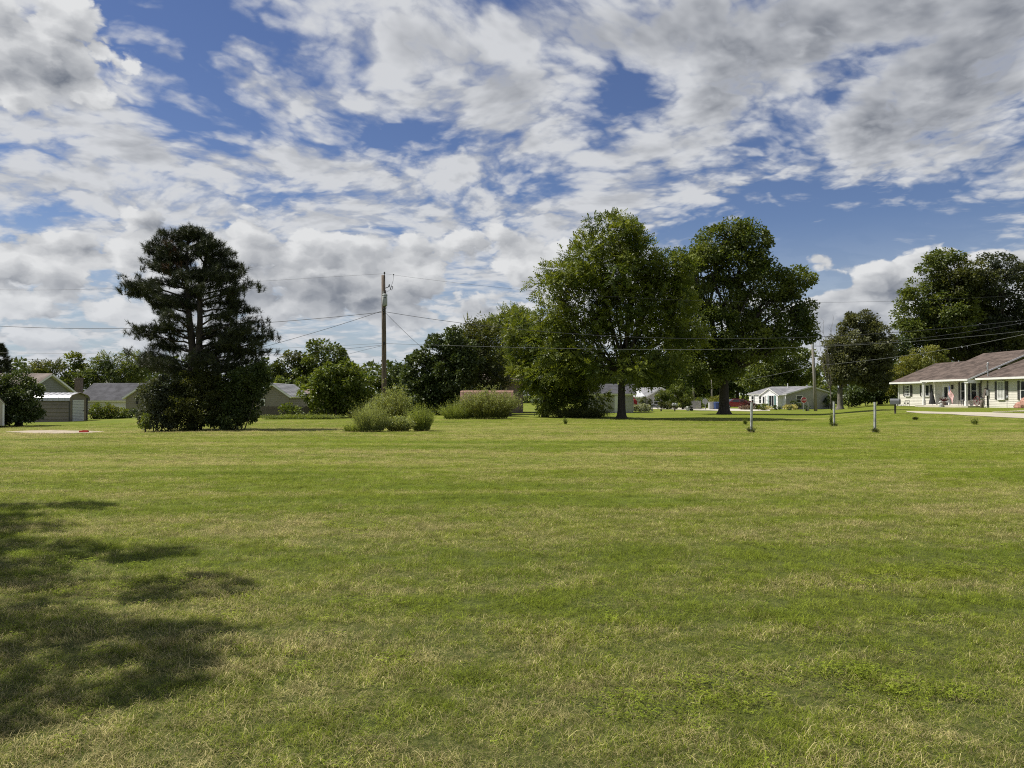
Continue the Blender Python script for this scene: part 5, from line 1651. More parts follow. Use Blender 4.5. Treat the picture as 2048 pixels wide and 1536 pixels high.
d = 100.0
for (nm, lb, px, bl, lm, kw) in (
    ('cottonwood_tree', 'tallest dark tree with a ragged two-knobbed top behind the white house', 1895, [(1885, 520, 30, 26), (1862, 540, 22, 24), (1905, 515, 22, 22), (1870, 580, 40, 36), (1830, 600, 30, 30), (1840, 640, 44, 36), (1820, 660, 30, 30), (1890, 630, 50, 50)], 'maple', {}),
    ('hickory_tree', 'olive green broad tree in front of the tallest dark one', 1935, [(1935, 550, 34, 30), (1920, 600, 50, 46), (1890, 660, 56, 44), (1960, 640, 60, 50), (1940, 690, 70, 36), (1850, 690, 50, 40), (1960, 575, 46, 40), (1905, 570, 44, 40), (1990, 700, 60, 40)], 'oak', {}),
    ('spruce_topped_tree', 'pointed grey-green tree near the right edge of the frame', 1990, [(1985, 530, 20, 26), (2010, 530, 24, 24), (1990, 570, 40, 36), (2005, 620, 46, 44), (1980, 660, 50, 40)], 'grey', {}),
    ('hickory_tree', 'green tree cut by the right edge above the long roof', 2070, [(2060, 560, 40, 40), (2080, 620, 60, 60), (2040, 650, 46, 50), (2090, 690, 70, 50), (2020, 690, 50, 40)], 'oak', {}),
):
    b = at(px, d)
    tree(nm, lb, 'tree', b, px_blobs(bl, d, b), lm, 5.0, 0.4, rc=1.05, per=56, L=0.30, W=0.11, fill=1.35, group='tall trees behind the white house')
d = 90.0
b = at(1835, d)
tree('lilac_tree', 'round yellow-green bush tree left of the brown roof', 'tree', b,
     px_blobs([(1840, 725, 50, 32), (1815, 760, 40, 36), (1860, 750, 44, 36), (1850, 780, 50, 26)], d, b), 'yellow', 1.0, 0.15, rc=0.6, per=40, L=0.2, W=0.06, fill=1.2)
d = 96.0
b = at(1760, d)
tree('hickory_tree', 'dark trees filling the gap between the domed tree and the bush tree', 'tree', b,
     px_blobs([(1775, 750, 40, 50), (1740, 780, 40, 30), (1790, 700, 26, 30), (1720, 790, 50, 20)], d, b), 'dark', 2.0, 0.25, rc=0.8, per=40, L=0.28, W=0.1, fill=1.2)
d = 125.0
b = at(1570, d)
tree('linden_tree', 'round-topped dark green tree standing behind the small white house', 'tree', b,
     px_blobs([(1575, 715, 44, 30), (1540, 730, 44, 34), (1600, 740, 34, 32), (1560, 755, 60, 30), (1520, 755, 50, 30)], d, b), 'maple', 4.0, 0.35, rc=1.1, per=44, L=0.36, W=0.13, fill=1.2)
d = 135.0
for i, (px, bl, lb) in enumerate(((1390, [(1390, 730, 50, 34), (1350, 750, 50, 30), (1420, 755, 40, 30), (1380, 775, 60, 24)], 'shadowy tree seen under the maple boughs behind the rear poles'),
                                  (1290, [(1290, 740, 46, 30), (1260, 760, 40, 30), (1320, 765, 40, 28)], 'shadowy tree behind the walnut trunk and carport'),
                                  (1180, [(1180, 750, 50, 34), (1140, 770, 50, 30), (1220, 770, 40, 26)], 'shadowy tree behind the grey-white garage'),
                                  (1475, [(1470, 740, 44, 34), (1500, 760, 44, 26), (1450, 770, 40, 26)], 'shadowy tree behind the red car'),
                                  (1655, [(1650, 775, 30, 14), (1625, 770, 20, 16)], 'low dark tree at the end of the white house'))):
    b = at(px, d)
    tree('woodland_tree', lb, 'tree', b, px_blobs(bl, d, b), 'dark' if i % 2 else 'maple', 3.5, 0.3, rc=1.3, per=38, L=0.5, W=0.18, fill=1.15, limbs=False, group='trees beyond the road')

# far belt of woods that closes the horizon
def far_woods():
    bl = []
    for i in range(96):
        px = -260 + i * 27 + RND.uniform(-8, 8)
        d = RND.uniform(165, 215)
        h = RND.uniform(7.0, 11.0) if not 1080 < px < 1500 else RND.uniform(6, 9)
        x = (px - 1024) / F * d
        bl.append((x, d, tz(x, d) + h * 0.45, RND.uniform(3.5, 5.5), 3.5, h * 0.55))
    C, O, R_ = clumps_in(bl, 1.8, 0.8)
    V, Q, r = leaf_cloud(C, O, R_, 20, 1.1, 0.42)
    tag(link('far_woods', np_mesh('far_woods', V, Q, LM['dark'], r)), 'far belt of dark trees closing the horizon', 'woods', kind='stuff')


far_woods()

# tree beside the photographer, outside the frame: only its shade falls on the lawn
b = (-10.4, 8.4, tz(-10.4, 8.4))
shade = []
for (x0, y0, x1, y1, w) in ((-9.5, 10.8, -6.3, 11.1, 0.5), (-9.5, 9.9, -6.6, 10.0, 0.5), (-9.0, 9.0, -5.9, 9.3, 0.40), (-8.0, 8.3, -3.7, 7.7, 0.50), (-7.4, 7.0, -2.7, 6.3, 0.56), (-6.4, 5.7, -2.1, 4.95, 0.54), (-5.4, 4.8, -2.2, 4.35, 0.46), (-5.0, 4.1, -2.6, 3.85, 0.38), (-7.5, 6.2, -4.6, 5.6, 0.5), (-8.5, 7.6, -5.6, 7.2, 0.5), (-8.0, 9.2, -5.8, 8.2, 0.62), (-7.0, 6.6, -4.6, 7.0, 0.62), (-5.8, 5.3, -3.6, 5.4, 0.55)):
    for j in range(5):
        f = j / 4
        h = 9.0 + RND.uniform(-0.5, 0.5) - f * 0.5
        k = h / math.tan(SUN_EL)
        sx, sy, r = x0 + (x1 - x0) * f - 0.05, y0 + (y1 - y0) * f, w * (1.15 - 0.55 * f)
        shade.append((sx - 0.966 * k - b[0], sy + 0.26 * k - b[1], h, r * 1.4, r * 0.95, r * 0.8))
tree('shade_tree', 'tree beside the viewer whose shadow falls across the lawn', 'tree', b, shade, 'maple', 5.0, 0.26, rc=0.38, per=30, L=0.14, W=0.05, fill=1.5, shell=(0.1, 1.0), limbs=False)

# ------------------------------------------------------------------ weeds and bushes on the lawn
d = 33.0
b = at(742, d)
weed_bush('weed_clump', 'pale green bushy weed clump left in the unmown island before the pole', b, 0.95, 0.8, 1.28, 420, 'weedtip', 0.5, 0.10, 34, 'tall weeds in the unmown island')
b = at(843, 34.0)
weed_bush('weed_clump', 'brighter smooth weed clump at the right end of the unmown island', b, 0.62, 0.6, 1.22, 420, 'weed', 0.55, 0.10, 34, 'tall weeds in the unmown island')
b = at(785, 41.0)
weed_bush('weed_clump', 'taller darker weeds wrapped round the foot of the transformer pole', b, 1.15, 0.9, 1.85, 420, 'yellow', 0.45, 0.12, 34, tip='weedtip')
b = at(797, 33.4)
weed_bush('weed_patch', 'low yellowish green weeds between the two pale clumps', b, 0.75, 0.5, 0.52, 260, 'yellow', 0.4, 0.08, 20, tip='weedtip')
b = at(705, 33.0)
weed_bush('weed_patch', 'low leafy weeds trailing off the left of the island', b, 0.6, 0.4, 0.36, 160, 'weed', 0.4, 0.09, 20)
d = 51.0
b = at(978, d)
weed_bush('weed_clump', 'big rounded goldenrod thicket in front of the barn roof', b, 2.15, 1.2, 1.82, 900, 'yellow', 0.45, 0.13, 34, tip='weedtip')
b = at(915, d)
weed_bush('weed_clump', 'lower grassy weeds left of the goldenrod thicket', b, 1.5, 0.9, 1.15, 520, 'weed', 0.5, 0.12, 30)
b = at(1160, 53.5)
weed_bush('weed_patch', 'dark low weeds under the young walnut boughs', b, 2.6, 0.8, 0.7, 420, 'oak', 0.4, 0.14, 22)
b = at(600, 53.0)
weed_bush('weed_patch', 'strip of bright tall grass along the weathered fence', b, 4.2, 0.5, 0.38, 520, 'weed', 0.3, 0.14, 14)
for (px, d, h, r, lb) in ((1502, 32.5, 0.24, 0.22, 'small dark weed tuft at the foot of the first white post'), (1668, 38.5, 0.18, 0.24, 'small dark weed tuft at the foot of the middle white post'), (1750, 31.8, 0.18, 0.16, 'small dark weed tuft at the foot of the right white post'),
                          (1130, 41.0, 0.40, 0.16, 'lone leafy weed seedling standing in the mown grass'), (1490, 41.5, 0.34, 0.16, 'thin weed seedling behind the first white post'), (1661, 42.0, 0.62, 0.10, 'tall thin weed stalk beside the middle white post'),
                          (1949, 36.5, 0.30, 0.20, 'dark weed clump on the right lawn below the walk'), (1830, 40.0, 0.14, 0.12, 'tiny weed on the lawn left of the walk')):
    b = at(px, d)
    weed_bush('weed_tuft', lb, b, r * 0.8, r * 0.8, h * 1.1, 24, 'lime' if h > 0.28 else 'oak', 0.9, 0.11, 12, cat='weed')

# ------------------------------------------------------------------ utility pole with transformer
M_POLE = mat('pole_wood', (0.105, 0.080, 0.060), 0.9, 0.25, 3.0, c2=(0.14, 0.108, 0.082), stretch=(5, 5, 0.5), bump=0.5)
M_POLEG = mat('grey_pole_wood', (0.235, 0.215, 0.19), 0.9, 0.2, 3.0, stretch=(5, 5, 0.5), bump=0.5)
M_TRANS = mat('transformer_grey', (0.34, 0.36, 0.35), 0.45, 0.06, 2.0)
M_WIRE = mat('dark_cable', (0.035, 0.037, 0.042), 0.6, 0.1, 2.0)
M_WIREL = mat('bare_cable', (0.15, 0.155, 0.155), 0.5, 0.1, 2.0, metal=0.2)
PD = 45.0


def main_pole():
    x, y, z = at(769, PD)
    t = thing('utility_pole', (x, y, z), 'brown wooden utility pole with a grey transformer can near the top', 'utility pole')
    Z = lambda py: pz(py, PD) - z
    X = lambda px: (px - 769) / F * PD
    top = Z(550.5)
    MB().tube([(0, 0, -0.2), (X(768.3), 0, Z(760)), (X(767.4), 0, Z(650)), (X(766), 0, top)], [0.155, 0.15, 0.135, 0.112], 12).build('shaft', M_POLE, t, True)
    ins = MB(); xt = X(768.6)
    ins.tube([(xt, -0.05, Z(566)), (xt, -0.05, Z(547))], 0.022, 5); ins.lathe([(0.03, 0), (0.055, 0.03), (0.04, 0.06), (0.055, 0.09), (0.02, 0.13)], 8, (xt, -0.05, Z(548)))
    ins.build('top_insulator', M_DARKIRON, t)
    # transformer can with lid, bushing, lugs
    cx = X(770.6)
    a, b = Z(613), Z(592)
    tr = MB().lathe([(0.145, 0), (0.155, 0.02), (0.155, b - a), (0.145, b - a + 0.01)], 16, (cx, -0.27, a)).build('transformer', M_TRANS, t, True)
    MB().lathe([(0.17, 0), (0.17, 0.04), (0.10, 0.09), (0.02, 0.11)], 16, (cx, -0.27, b)).build('lid', M_TRANS, tr, True)
    MB().lathe([(0.02, 0), (0.05, 0.03), (0.03, 0.08), (0.05, 0.12), (0.03, 0.17), (0.015, 0.22)], 8, (cx + 0.05, -0.27, b + 0.09)).build('bushing', M_DARKIRON, tr)
    q = MB()
    for zz in (a + 0.12, b - 0.12): q.box((cx - 0.01, -0.13, zz), (0.08, 0.14, 0.08))
    q.build('mounting_lug', M_DARKIRON, tr)
    lg = MB()
    for k in range(3): lg.box((cx - 0.07 + k * 0.07, -0.43, b - 0.14), (0.03, 0.05, 0.05))
    lg.build('terminal', M_DARKIRON, tr)
    MB().box((X(766.4), -0.125, Z(586)), (0.08, 0.02, 0.18)).build('tag_plate', M_CURTAIN, t)
    # cutout fuse on its bracket
    c = MB()
    c.tube([(X(768.5), 0, Z(577)), (X(773), -0.05, Z(575.5)), (X(776.5), -0.05, Z(574.5))], 0.022, 5)
    c.tube([(X(777.5), -0.05, Z(574.5)), (X(778.6), -0.05, Z(569))], [0.05, 0.032], 6)
    c.build('cutout_bracket', M_DARKIRON, t)
    f = MB()
    f.tube([(X(780.2), -0.05, Z(579)), (X(782.8), -0.05, Z(571.5)), (X(785.5), -0.05, Z(574))], 0.026, 5)
    f.tube([(X(780.2), -0.05, Z(579)), (X(783.2), -0.05, Z(580.5)), (X(785.5), -0.05, Z(574))], 0.02, 5)
    f.build('fuse_holder', M_DARKIRON, t)
    l = MB(); l.tube([(X(783), -0.05, Z(571)), (X(786), -0.05, Z(562)), (X(786.7), -0.05, Z(550))], 0.009, 4); l.ball((X(786.9), -0.05, Z(549.6)), 0.045, 6, 4)
    l.tube([(cx + 0.05, -0.27, b + 0.3), (X(776), -0.2, Z(584)), (X(780), -0.06, Z(579.5))], 0.007, 4)
    l.build('jumper_wire', M_WIRE, t)
    s = MB()
    for k, py in enumerate((620, 624, 628)):
        s.lathe([(0.04, 0), (0.05, 0.04), (0.04, 0.08)], 8, (X(767.6) + 0.02, -0.18, Z(py)))
    s.box((X(767.6), -0.15, Z(624)), (0.06, 0.05, 0.40))
    s.build('spool_rack', M_DARKIRON, t)
    j = MB(); j.tube([(cx + 0.08, -0.40, a + 0.05), (cx + 0.12, -0.42, a - 0.15), (X(769), -0.2, Z(622))], 0.014, 4); j.tube([(cx - 0.06, -0.42, b - 0.2), (cx - 0.12, -0.44, a - 0.1), (X(767), -0.2, Z(626))], 0.012, 4)
    j.build('secondary_lead', M_WIRE, t)
    MB().box((X(768.9), -0.13, Z(687)), (0.10, 0.08, 0.16)).build('cable_clamp', M_DARKIRON, t)


main_pole()


def side_pole():
    d = 84.0
    x, y, z = at(1631, d)
    t = thing('utility_pole', (x, y, z), 'slightly leaning grey pole beside the stop sign', 'utility pole')
    Z = lambda py: pz(py, d) - z
    X = lambda px: (px - 1631) / F * d
    MB().tube([(0, 0, -0.2), (X(1628.5), 0, Z(750)), (X(1624.5), 0, Z(670))], [0.19, 0.165, 0.12], 10).build('shaft', M_POLEG, t, True)
    MB().tube([(X(1631), -0.17, -0.1), (X(1630.3), -0.17, Z(800))], 0.03, 5).build('ground_guard', M_POLE, t)
    q = MB()
    for py in (675, 690, 732): q.lathe([(0.05, 0), (0.07, 0.05), (0.05, 0.1)], 8, (X(1624.5 + (py - 670) * 0.045), -0.2, Z(py)))
    q.build('spool_rack', M_DARKIRON, t)
    MB().tube([(X(1625.2), -0.16, Z(697)), (X(1625.8), -0.16, Z(683))], 0.12, 8).build('splice_box', M_GALV, t)


side_pole()
for (px, d, py0, lb) in ((1387, 118.0, 733, 'thin rear pole with wires seen under the maple, nearer the back of the stop sign'), (1424, 120.0, 738, 'paler rear pole just left of the maple trunk')):
    x, y, z = at(px, d)
    t = thing('utility_pole', (x, y, z), lb, 'utility pole', 'rear poles under the maple')
    H = pz(py0, d) - z
    MB().tube([(0, 0, -0.2), (-0.05, 0, H)], [0.17, 0.11], 8).build('shaft', M_POLEG, t, True)
    MB().lathe([(0.05, 0), (0.07, 0.06), (0.04, 0.12)], 6, (-0.05, 0, H)).build('top_insulator', M_DARKIRON, t)
    MB().tube([(-0.9, 0, pz(751, d) - z), (0.9, 0, pz(752, d) - z)], 0.035, 5).build('crossarm', M_POLEG, t)

# ------------------------------------------------------------------ wires
P1 = Vector((at(769, PD)[0], PD)); P3 = Vector((30.5, 38.0)); P0 = Vector((-44.0, 47.0)); P2 = Vector((at(1626, 84.0)[0], 84.0))


def wire(label, pts, A, B, r=0.011, m=None, name='power_line'):
    """A cable in the vertical plane over A-B, its sag read at a few photo points and smoothed between them."""
    A, B = Vector(A), Vector(B)
    ts, zs = [], []
    for px, py in pts:
        u = (px - 1024) / F / math.cos(PITCH)
        t = (u * A.y - A.x) / ((B.x - A.x) - u * (B.y - A.y))
        p = A.lerp(B, t)
        ts.append(t); zs.append(pz(py, p.y))
    deg = min(3, len(pts) - 1)
    co = np.polyfit(ts, zs, deg)
    lo, hi = min(ts), max(ts)
    P = []
    for k in range(41):
        t = lo + (hi - lo) * k / 40
        p = A.lerp(B, t)
        P.append((p.x, p.y, float(np.polyval(co, t))))
    o = MB().tube(P, r, 5).build(name, m or M_WIRE, None, True)
    return tag(o, label, 'power line', 'overhead wires')


wire('thin top wire running left from the pole tip across the clouds', [(768, 547.5), (520, 562), (250, 577), (0, 579), (-160, 574)], P1, P0, 0.0055)
wire('thick cable running left from below the transformer past the pine', [(766, 624.5), (655, 634), (545, 645), (255, 657), (0, 652), (-160, 641)], P1, P0, 0.014)
wire('faint low wire running left at tree-top height', [(766, 687), (600, 694), (250, 707), (31, 705), (-160, 700)], P1, P0, 0.007, M_WIREL)
wire('lowest left wire crossing the holly and pine crowns', [(766, 690), (420, 716), (203, 722), (37, 717), (-160, 708)], P1, P0, 0.009)
wire('thin top wire running right from the pole tip behind the treetops', [(768, 547.5), (1060, 580), (1300, 598), (1662, 605), (1797, 602), (2060, 588), (2250, 574)], P1, P3, 0.0055)
wire('thick cable sagging right from below the transformer across the trees', [(771, 624.5), (900, 642), (1102, 664), (1302, 676), (1427, 678), (1621, 675), (1865, 658), (2048, 640), (2250, 614)], P1, P3, 0.013)
wire('pale low cable crossing the dark trees toward the right', [(771, 687), (1040, 696), (1300, 698), (1440, 697.5), (1685, 693), (1808, 686), (1923, 673), (2048, 661), (2250, 636)], P1, P3, 0.010, M_WIREL)
wire('slanting service wire from the pole down behind the pine', [(766, 621), (655, 657), (545, 689), (430, 722)], P1, (at(430, 58)[0], 58.0), 0.014)
wire('guy wire slanting from the pole into the dark bushy tree', [(770, 625), (800, 655), (848, 699)], P1, (at(848, 58)[0], 58.0), 0.012)
wire('thin wire from the pole down toward the pinkish roof', [(766, 691), (690, 710), (620, 731)], P1, (at(620, 75)[0], 75.0), 0.009)
wire('cable from the leaning pole rising toward the right frame edge', [(1626, 691), (1781, 682), (1873, 673), (2048, 645), (2250, 605)], P2, P3, 0.011)
wire('pale cable crossing before the bush tree toward the right', [(1628, 732), (1749, 719), (1877, 702), (2041, 670), (2250, 622)], P2, P3, 0.012, M_WIREL)
wire('service wire from the leaning pole down to the white house side', [(1627, 732), (1560, 747), (1488, 760)], P2, (at(1488, 112)[0], 112.0), 0.014, M_WIREL)

# ------------------------------------------------------------------ three white posts on the lawn
def post_set():
    q = MB(); q.box((0, 0, 0.55), (0.078, 0.078, 1.26))
    first = thing('white_post', (0, 0, 0), '', 'post', 'white vinyl posts on the lawn')
    q.build('shaft', M_PVC, first)
    MB().box((0, 0, 1.19), (0.09, 0.09, 0.03)).build('cap', M_PVC, first)
    MB().box((0, -0.042, 0.98), (0.03, 0.012, 0.11)).build('rail_hole', M_GALV, first)
    for i, (px, d, top, lb) in enumerate(((1502, 32.8, 805.5, 'leftmost white vinyl post on the lawn, in line with the white house'), (1668, 38.8, 803.5, 'shorter white vinyl post standing below the leaning pole and domed tree'),
                                          (1749, 32.2, 804.5, 'rightmost white vinyl post on the lawn, left of the cream house'))):
        o = first if i == 0 else copy_tree(first)
        x, y, z = at(px, d)
        o.location = (x, y, z); o['label'] = lb
        o.scale = (1, 1, (pz(top, d) - z) / 1.2)
        o.rotation_euler = (math.radians((0.6, -0.5, 0.3)[i]), math.radians((0.8, -0.4, 0.5)[i]), 0.3)


post_set()


# ------------------------------------------------------------------ signs
def octagon(r):
    return [(r * math.cos(math.pi / 8 + k * math.pi / 4), r * math.sin(math.pi / 8 + k * math.pi / 4)) for k in range(8)]


def oct_plate(mb, r, y0, y1, z):
    o = octagon(r)
    mb.v += [(a, y0, z + b) for a, b in o] + [(a, y1, z + b) for a, b in o]
    n = len(mb.v) - 16
    mb.f += [tuple(n + k for k in range(8)), tuple(n + 8 + k for k in reversed(range(8)))] + [(n + k, n + 8 + k, n + 8 + (k + 1) % 8, n + (k + 1) % 8) for k in range(8)]
    return mb


def stop_sign():
    d = 82.0
    x, y, z = at(1607.5, d)
    c = pz(800, d) - z
    t = thing('stop_sign', (x, y, z), 'red octagonal STOP sign facing the lawn before the white house wall', 'sign', rz=math.radians(4))
    red = mat('sign_red', (0.42, 0.025, 0.035), 0.45, 0.05, 2.0); wht = mat('sign_white', (0.75, 0.75, 0.74), 0.45, 0.03, 2.0)
    MB().box((0, 0.03, (c + 0.25) / 2), (0.06, 0.04, c + 0.45)).build('post', M_GALV, t)
    oct_plate(MB(), 0.36, -0.012, 0.012, c).build('border', wht, t)
    oct_plate(MB(), 0.325, -0.020, -0.010, c).build('face', red, t)
    # STOP in stroke letters
    w, h = 0.085, 0.22
    L = {'S': [[(1, .85), (.75, 1), (.25, 1), (0, .8), (.1, .58), (.9, .42), (1, .2), (.75, 0), (.25, 0), (0, .15)]], 'T': [[(0, 1), (1, 1)], [(.5, 1), (.5, 0)]],
         'O': [[(.3, 0), (0, .25), (0, .75), (.3, 1), (.7, 1), (1, .75), (1, .25), (.7, 0), (.3, 0)]], 'P': [[(0, 0), (0, 1)], [(0, 1), (.75, 1), (1, .85), (1, .62), (.75, .48), (0, .48)]]}
    for i, chx in enumerate('STOP'):
        q = MB(); x0 = -0.245 + i * 0.135
        for st in L[chx]:
            q.tube([(x0 + a * w, -0.024, c - h / 2 + b * h) for a, b in st], 0.016, 4)
        q.build('letter', wht, t)


stop_sign()
d = 92.0
x, y, z = at(1410, d)
t = thing('stop_sign', (x, y, z), 'grey back of an octagonal road sign under the maple', 'sign', rz=math.radians(12))
c = pz(803, d) - z
MB().box((0, -0.04, (c + 0.3) / 2), (0.06, 0.04, c + 0.5)).build('post', M_GALV, t)
oct_plate(MB(), 0.37, -0.012, 0.012, c).build('plate', M_GALV, t)
MB().box((0, -0.065, c + 0.2), (0.04, 0.02, 0.04)).build('bolt', M_DARKIRON, t)


# ------------------------------------------------------------------ mailboxes
def mailbox(loc, label, size, h, m, post, rz=0.0, two=False):
    t = thing('mailbox', loc, label, 'mailbox', rz=rz)
    w, l, hh = size
    prof = [(-w / 2, 0), (w / 2, 0), (w / 2, hh * 0.55)] + [(w / 2 * math.cos(a), hh * 0.55 + hh * 0.45 * math.sin(a)) for a in [math.pi * k / 8 for k in range(1, 8)]] + [(-w / 2, hh * 0.55)]
    b = MB(); k = len(prof)
    b.v += [(a, -l / 2, h + c) for a, c in prof] + [(a, l / 2, h + c) for a, c in prof]
    b.f += [tuple(range(k)), tuple(reversed(range(k, 2 * k)))] + [(i, i + k, (i + 1) % k + k, (i + 1) % k) for i in range(k)]
    b.build('box', m, t)
    f = MB(); f.v += [(a * 0.92, -l / 2 - 0.015, h + 0.02 + c * 0.92) for a, c in prof]; f.f.append(tuple(range(k))); dd = f.build('door', m, t)
    MB().box((0, -l / 2 - 0.03, h + hh * 0.75), (0.06, 0.03, 0.03)).build('handle', M_DARKIRON, dd)
    MB().box((0, 0, h / 2 - 0.05), (0.10, 0.10, h + 0.1)).build('post', post, t)
    MB().box((w / 2 + 0.012, -l * 0.2, h + hh * 0.8), (0.012, 0.05, 0.16)).build('flag', M_DARKIRON, t)
    return t


M_GREYBOX = mat('grey_plastic', (0.13, 0.135, 0.14), 0.5, 0.1, 3.0)
M_LTBOX = mat('pale_metal_box', (0.52, 0.52, 0.50), 0.5, 0.1, 3.0)
d = 47.5
x, y, z = at(1790, d)
mailbox((x, y, z), 'large grey plastic mailbox at the left corner of the cream house', (0.40, 0.55, 0.36), pz(808.5, d) - z, M_GREYBOX, M_WOODOLD, 0.9)
MB_ = at(1792, d)
for px, d, py, lb, m in ((1349.5, 84.0, 811, 'pale topped mailbox on a wooden post beside the road bend', M_LTBOX), (1304, 86.0, 811.5, 'flat dark mailbox on a pale post at the left start of the road', M_GREYBOX)):
    x, y, z = at(px, d)
    mailbox((x, y, z), lb, (0.34, 0.6, 0.28) if m is M_LTBOX else (0.6, 0.5, 0.14), pz(py, d) - z, m, M_POLE if m is M_LTBOX else M_CURTAIN, 0.5)


# ------------------------------------------------------------------ things along the road
def small_tree():
    b = at(1322, 84.0)
    tree('ornamental_tree', 'small round dark tree on a straight stem between the two mailboxes', 'tree', b, [(0, 0, 1.75, 0.72, 0.7, 0.62), (0.3, 0, 1.45, 0.5, 0.5, 0.4)], 'maple', 1.2, 0.055, rc=0.3, per=34, L=0.14, W=0.05, fill=1.4)
    b = at(1365, 104.0)
    tree('ornamental_tree', 'bigger light green yard tree behind the pale mailbox', 'tree', b, px_blobs([(1360, 775, 18, 18), (1372, 790, 16, 16), (1350, 790, 18, 16), (1362, 805, 20, 10)], 104.0, b), 'lime', 1.2, 0.1, rc=0.5, per=34, L=0.2, W=0.07, fill=1.3)
    for px, d, rx, h, lb, lm in ((1405, 108.0, 1.0, 1.7, 'light green bush at the end of the low paling fence', 'lime'), (1335, 108.0, 1.8, 1.1, 'dark hedge behind the small round tree', 'oak'), (1380, 112.0, 1.6, 1.9, 'bushy shrub behind the low paling fence', 'oak'),
                                 (1440, 116.0, 2.2, 2.0, 'olive bush behind the wheelie bins', 'yellow')):
        b = at(px, d)
        bush('yard_shrub', lb, 'shrub', b, [(0, 0, h * 0.5, rx, rx * 0.8, h * 0.52)], lm, 0.4, 30, 0.2, 0.08, fill=1.4)


small_tree()


def paling_fence():
    d = 106.0
    x0, x1 = at(1364, d)[0], at(1402, d)[0]
    z = tz(x0, d)
    t = thing('paling_fence', (x0, d, z), 'low pale paling fence behind the road bend', 'fence')
    n = 16; w = (x1 - x0) / n
    me = MB().box((0, 0, 0.62), (w * 0.8, 0.025, 1.24)).mesh('paling', M_PLAIN_GREY)
    for i in range(n): link('paling', me, t, ((i + 0.5) * w, 0, RND.uniform(-.03, .03)))
    for zz in (0.35, 1.0): bx(t, 'rail', M_PLAIN_GREY, ((x1 - x0) / 2, 0.04, zz), (x1 - x0, 0.05, 0.09))


paling_fence()
x, y, z = at(1424, 103.0)
t = thing('storage_cabinet', (x, y, z), 'pale grey ribbed storage cabinet left of the blue bins', 'cabinet')
MB().box((0, 0, 0.5), (0.9, 0.6, 1.0)).build('body', M_LTBOX, t)
MB().box((0, -0.02, 1.03), (0.98, 0.7, 0.07)).build('lid', M_LTBOX, t)
for k in range(3): MB().box((-0.28 + k * 0.28, -0.31, 0.5), (0.05, 0.03, 0.9)).build('rib', M_LTBOX, t)
M_BLUE = mat('blue_plastic', (0.035, 0.060, 0.16), 0.5, 0.1, 3.0)
for i, (px, lb) in enumerate(((1432.5, 'blue wheelie bin next to the pale cabinet'), (1439.5, 'blue wheelie bin partly behind the maple trunk'))):
    x, y, z = at(px, 102.0)
    t = thing('wheelie_bin', (x, y, z), lb, 'bin', 'blue wheelie bins by the road', rz=0.2)
    q = MB(); q.v += [(-.2, -.22, .08), (.2, -.22, .08), (.2, .22, .08), (-.2, .22, .08), (-.28, -.3, .95), (.28, -.3, .95), (.28, .3, .95), (-.28, .3, .95)]
    q.f += [(3, 2, 1, 0), (4, 5, 6, 7), (0, 1, 5, 4), (1, 2, 6, 5), (2, 3, 7, 6), (3, 0, 4, 7)]
    q.build('body', M_BLUE, t)
    MB().slab([(-.3, -.34, .98), (.3, -.34, .98), (.3, .32, 1.06), (-.3, .32, 1.06)], 0.04).build('lid', M_BLUE, t)
    for k in (-1, 1): MB().tube([(k * 0.2, .26, .1), (k * 0.26, .26, .1)], 0.1, 8).build('wheel', M_DARKIRON, t)
x, y, z = at(1379, 86.0)
t = thing('utility_cart', (x, y, z), 'small dark-topped cart with white front wheels by the roadside', 'cart', rz=0.1)
MB().box((0, 0, 0.42), (0.62, 0.4, 0.14)).build('bed', M_DARKIRON, t)
MB().box((-0.22, -0.05, 0.46), (0.2, 0.42, 0.16)).build('front_panel', M_LTBOX, t)
for sx in (-0.2, 0.22):
    for sy in (-0.2, 0.2): MB().tube([(sx, sy - 0.03, 0.15), (sx, sy + 0.03, 0.15)], 0.15, 10).build('wheel', M_LTBOX if sx < 0 else M_DARKIRON, t)


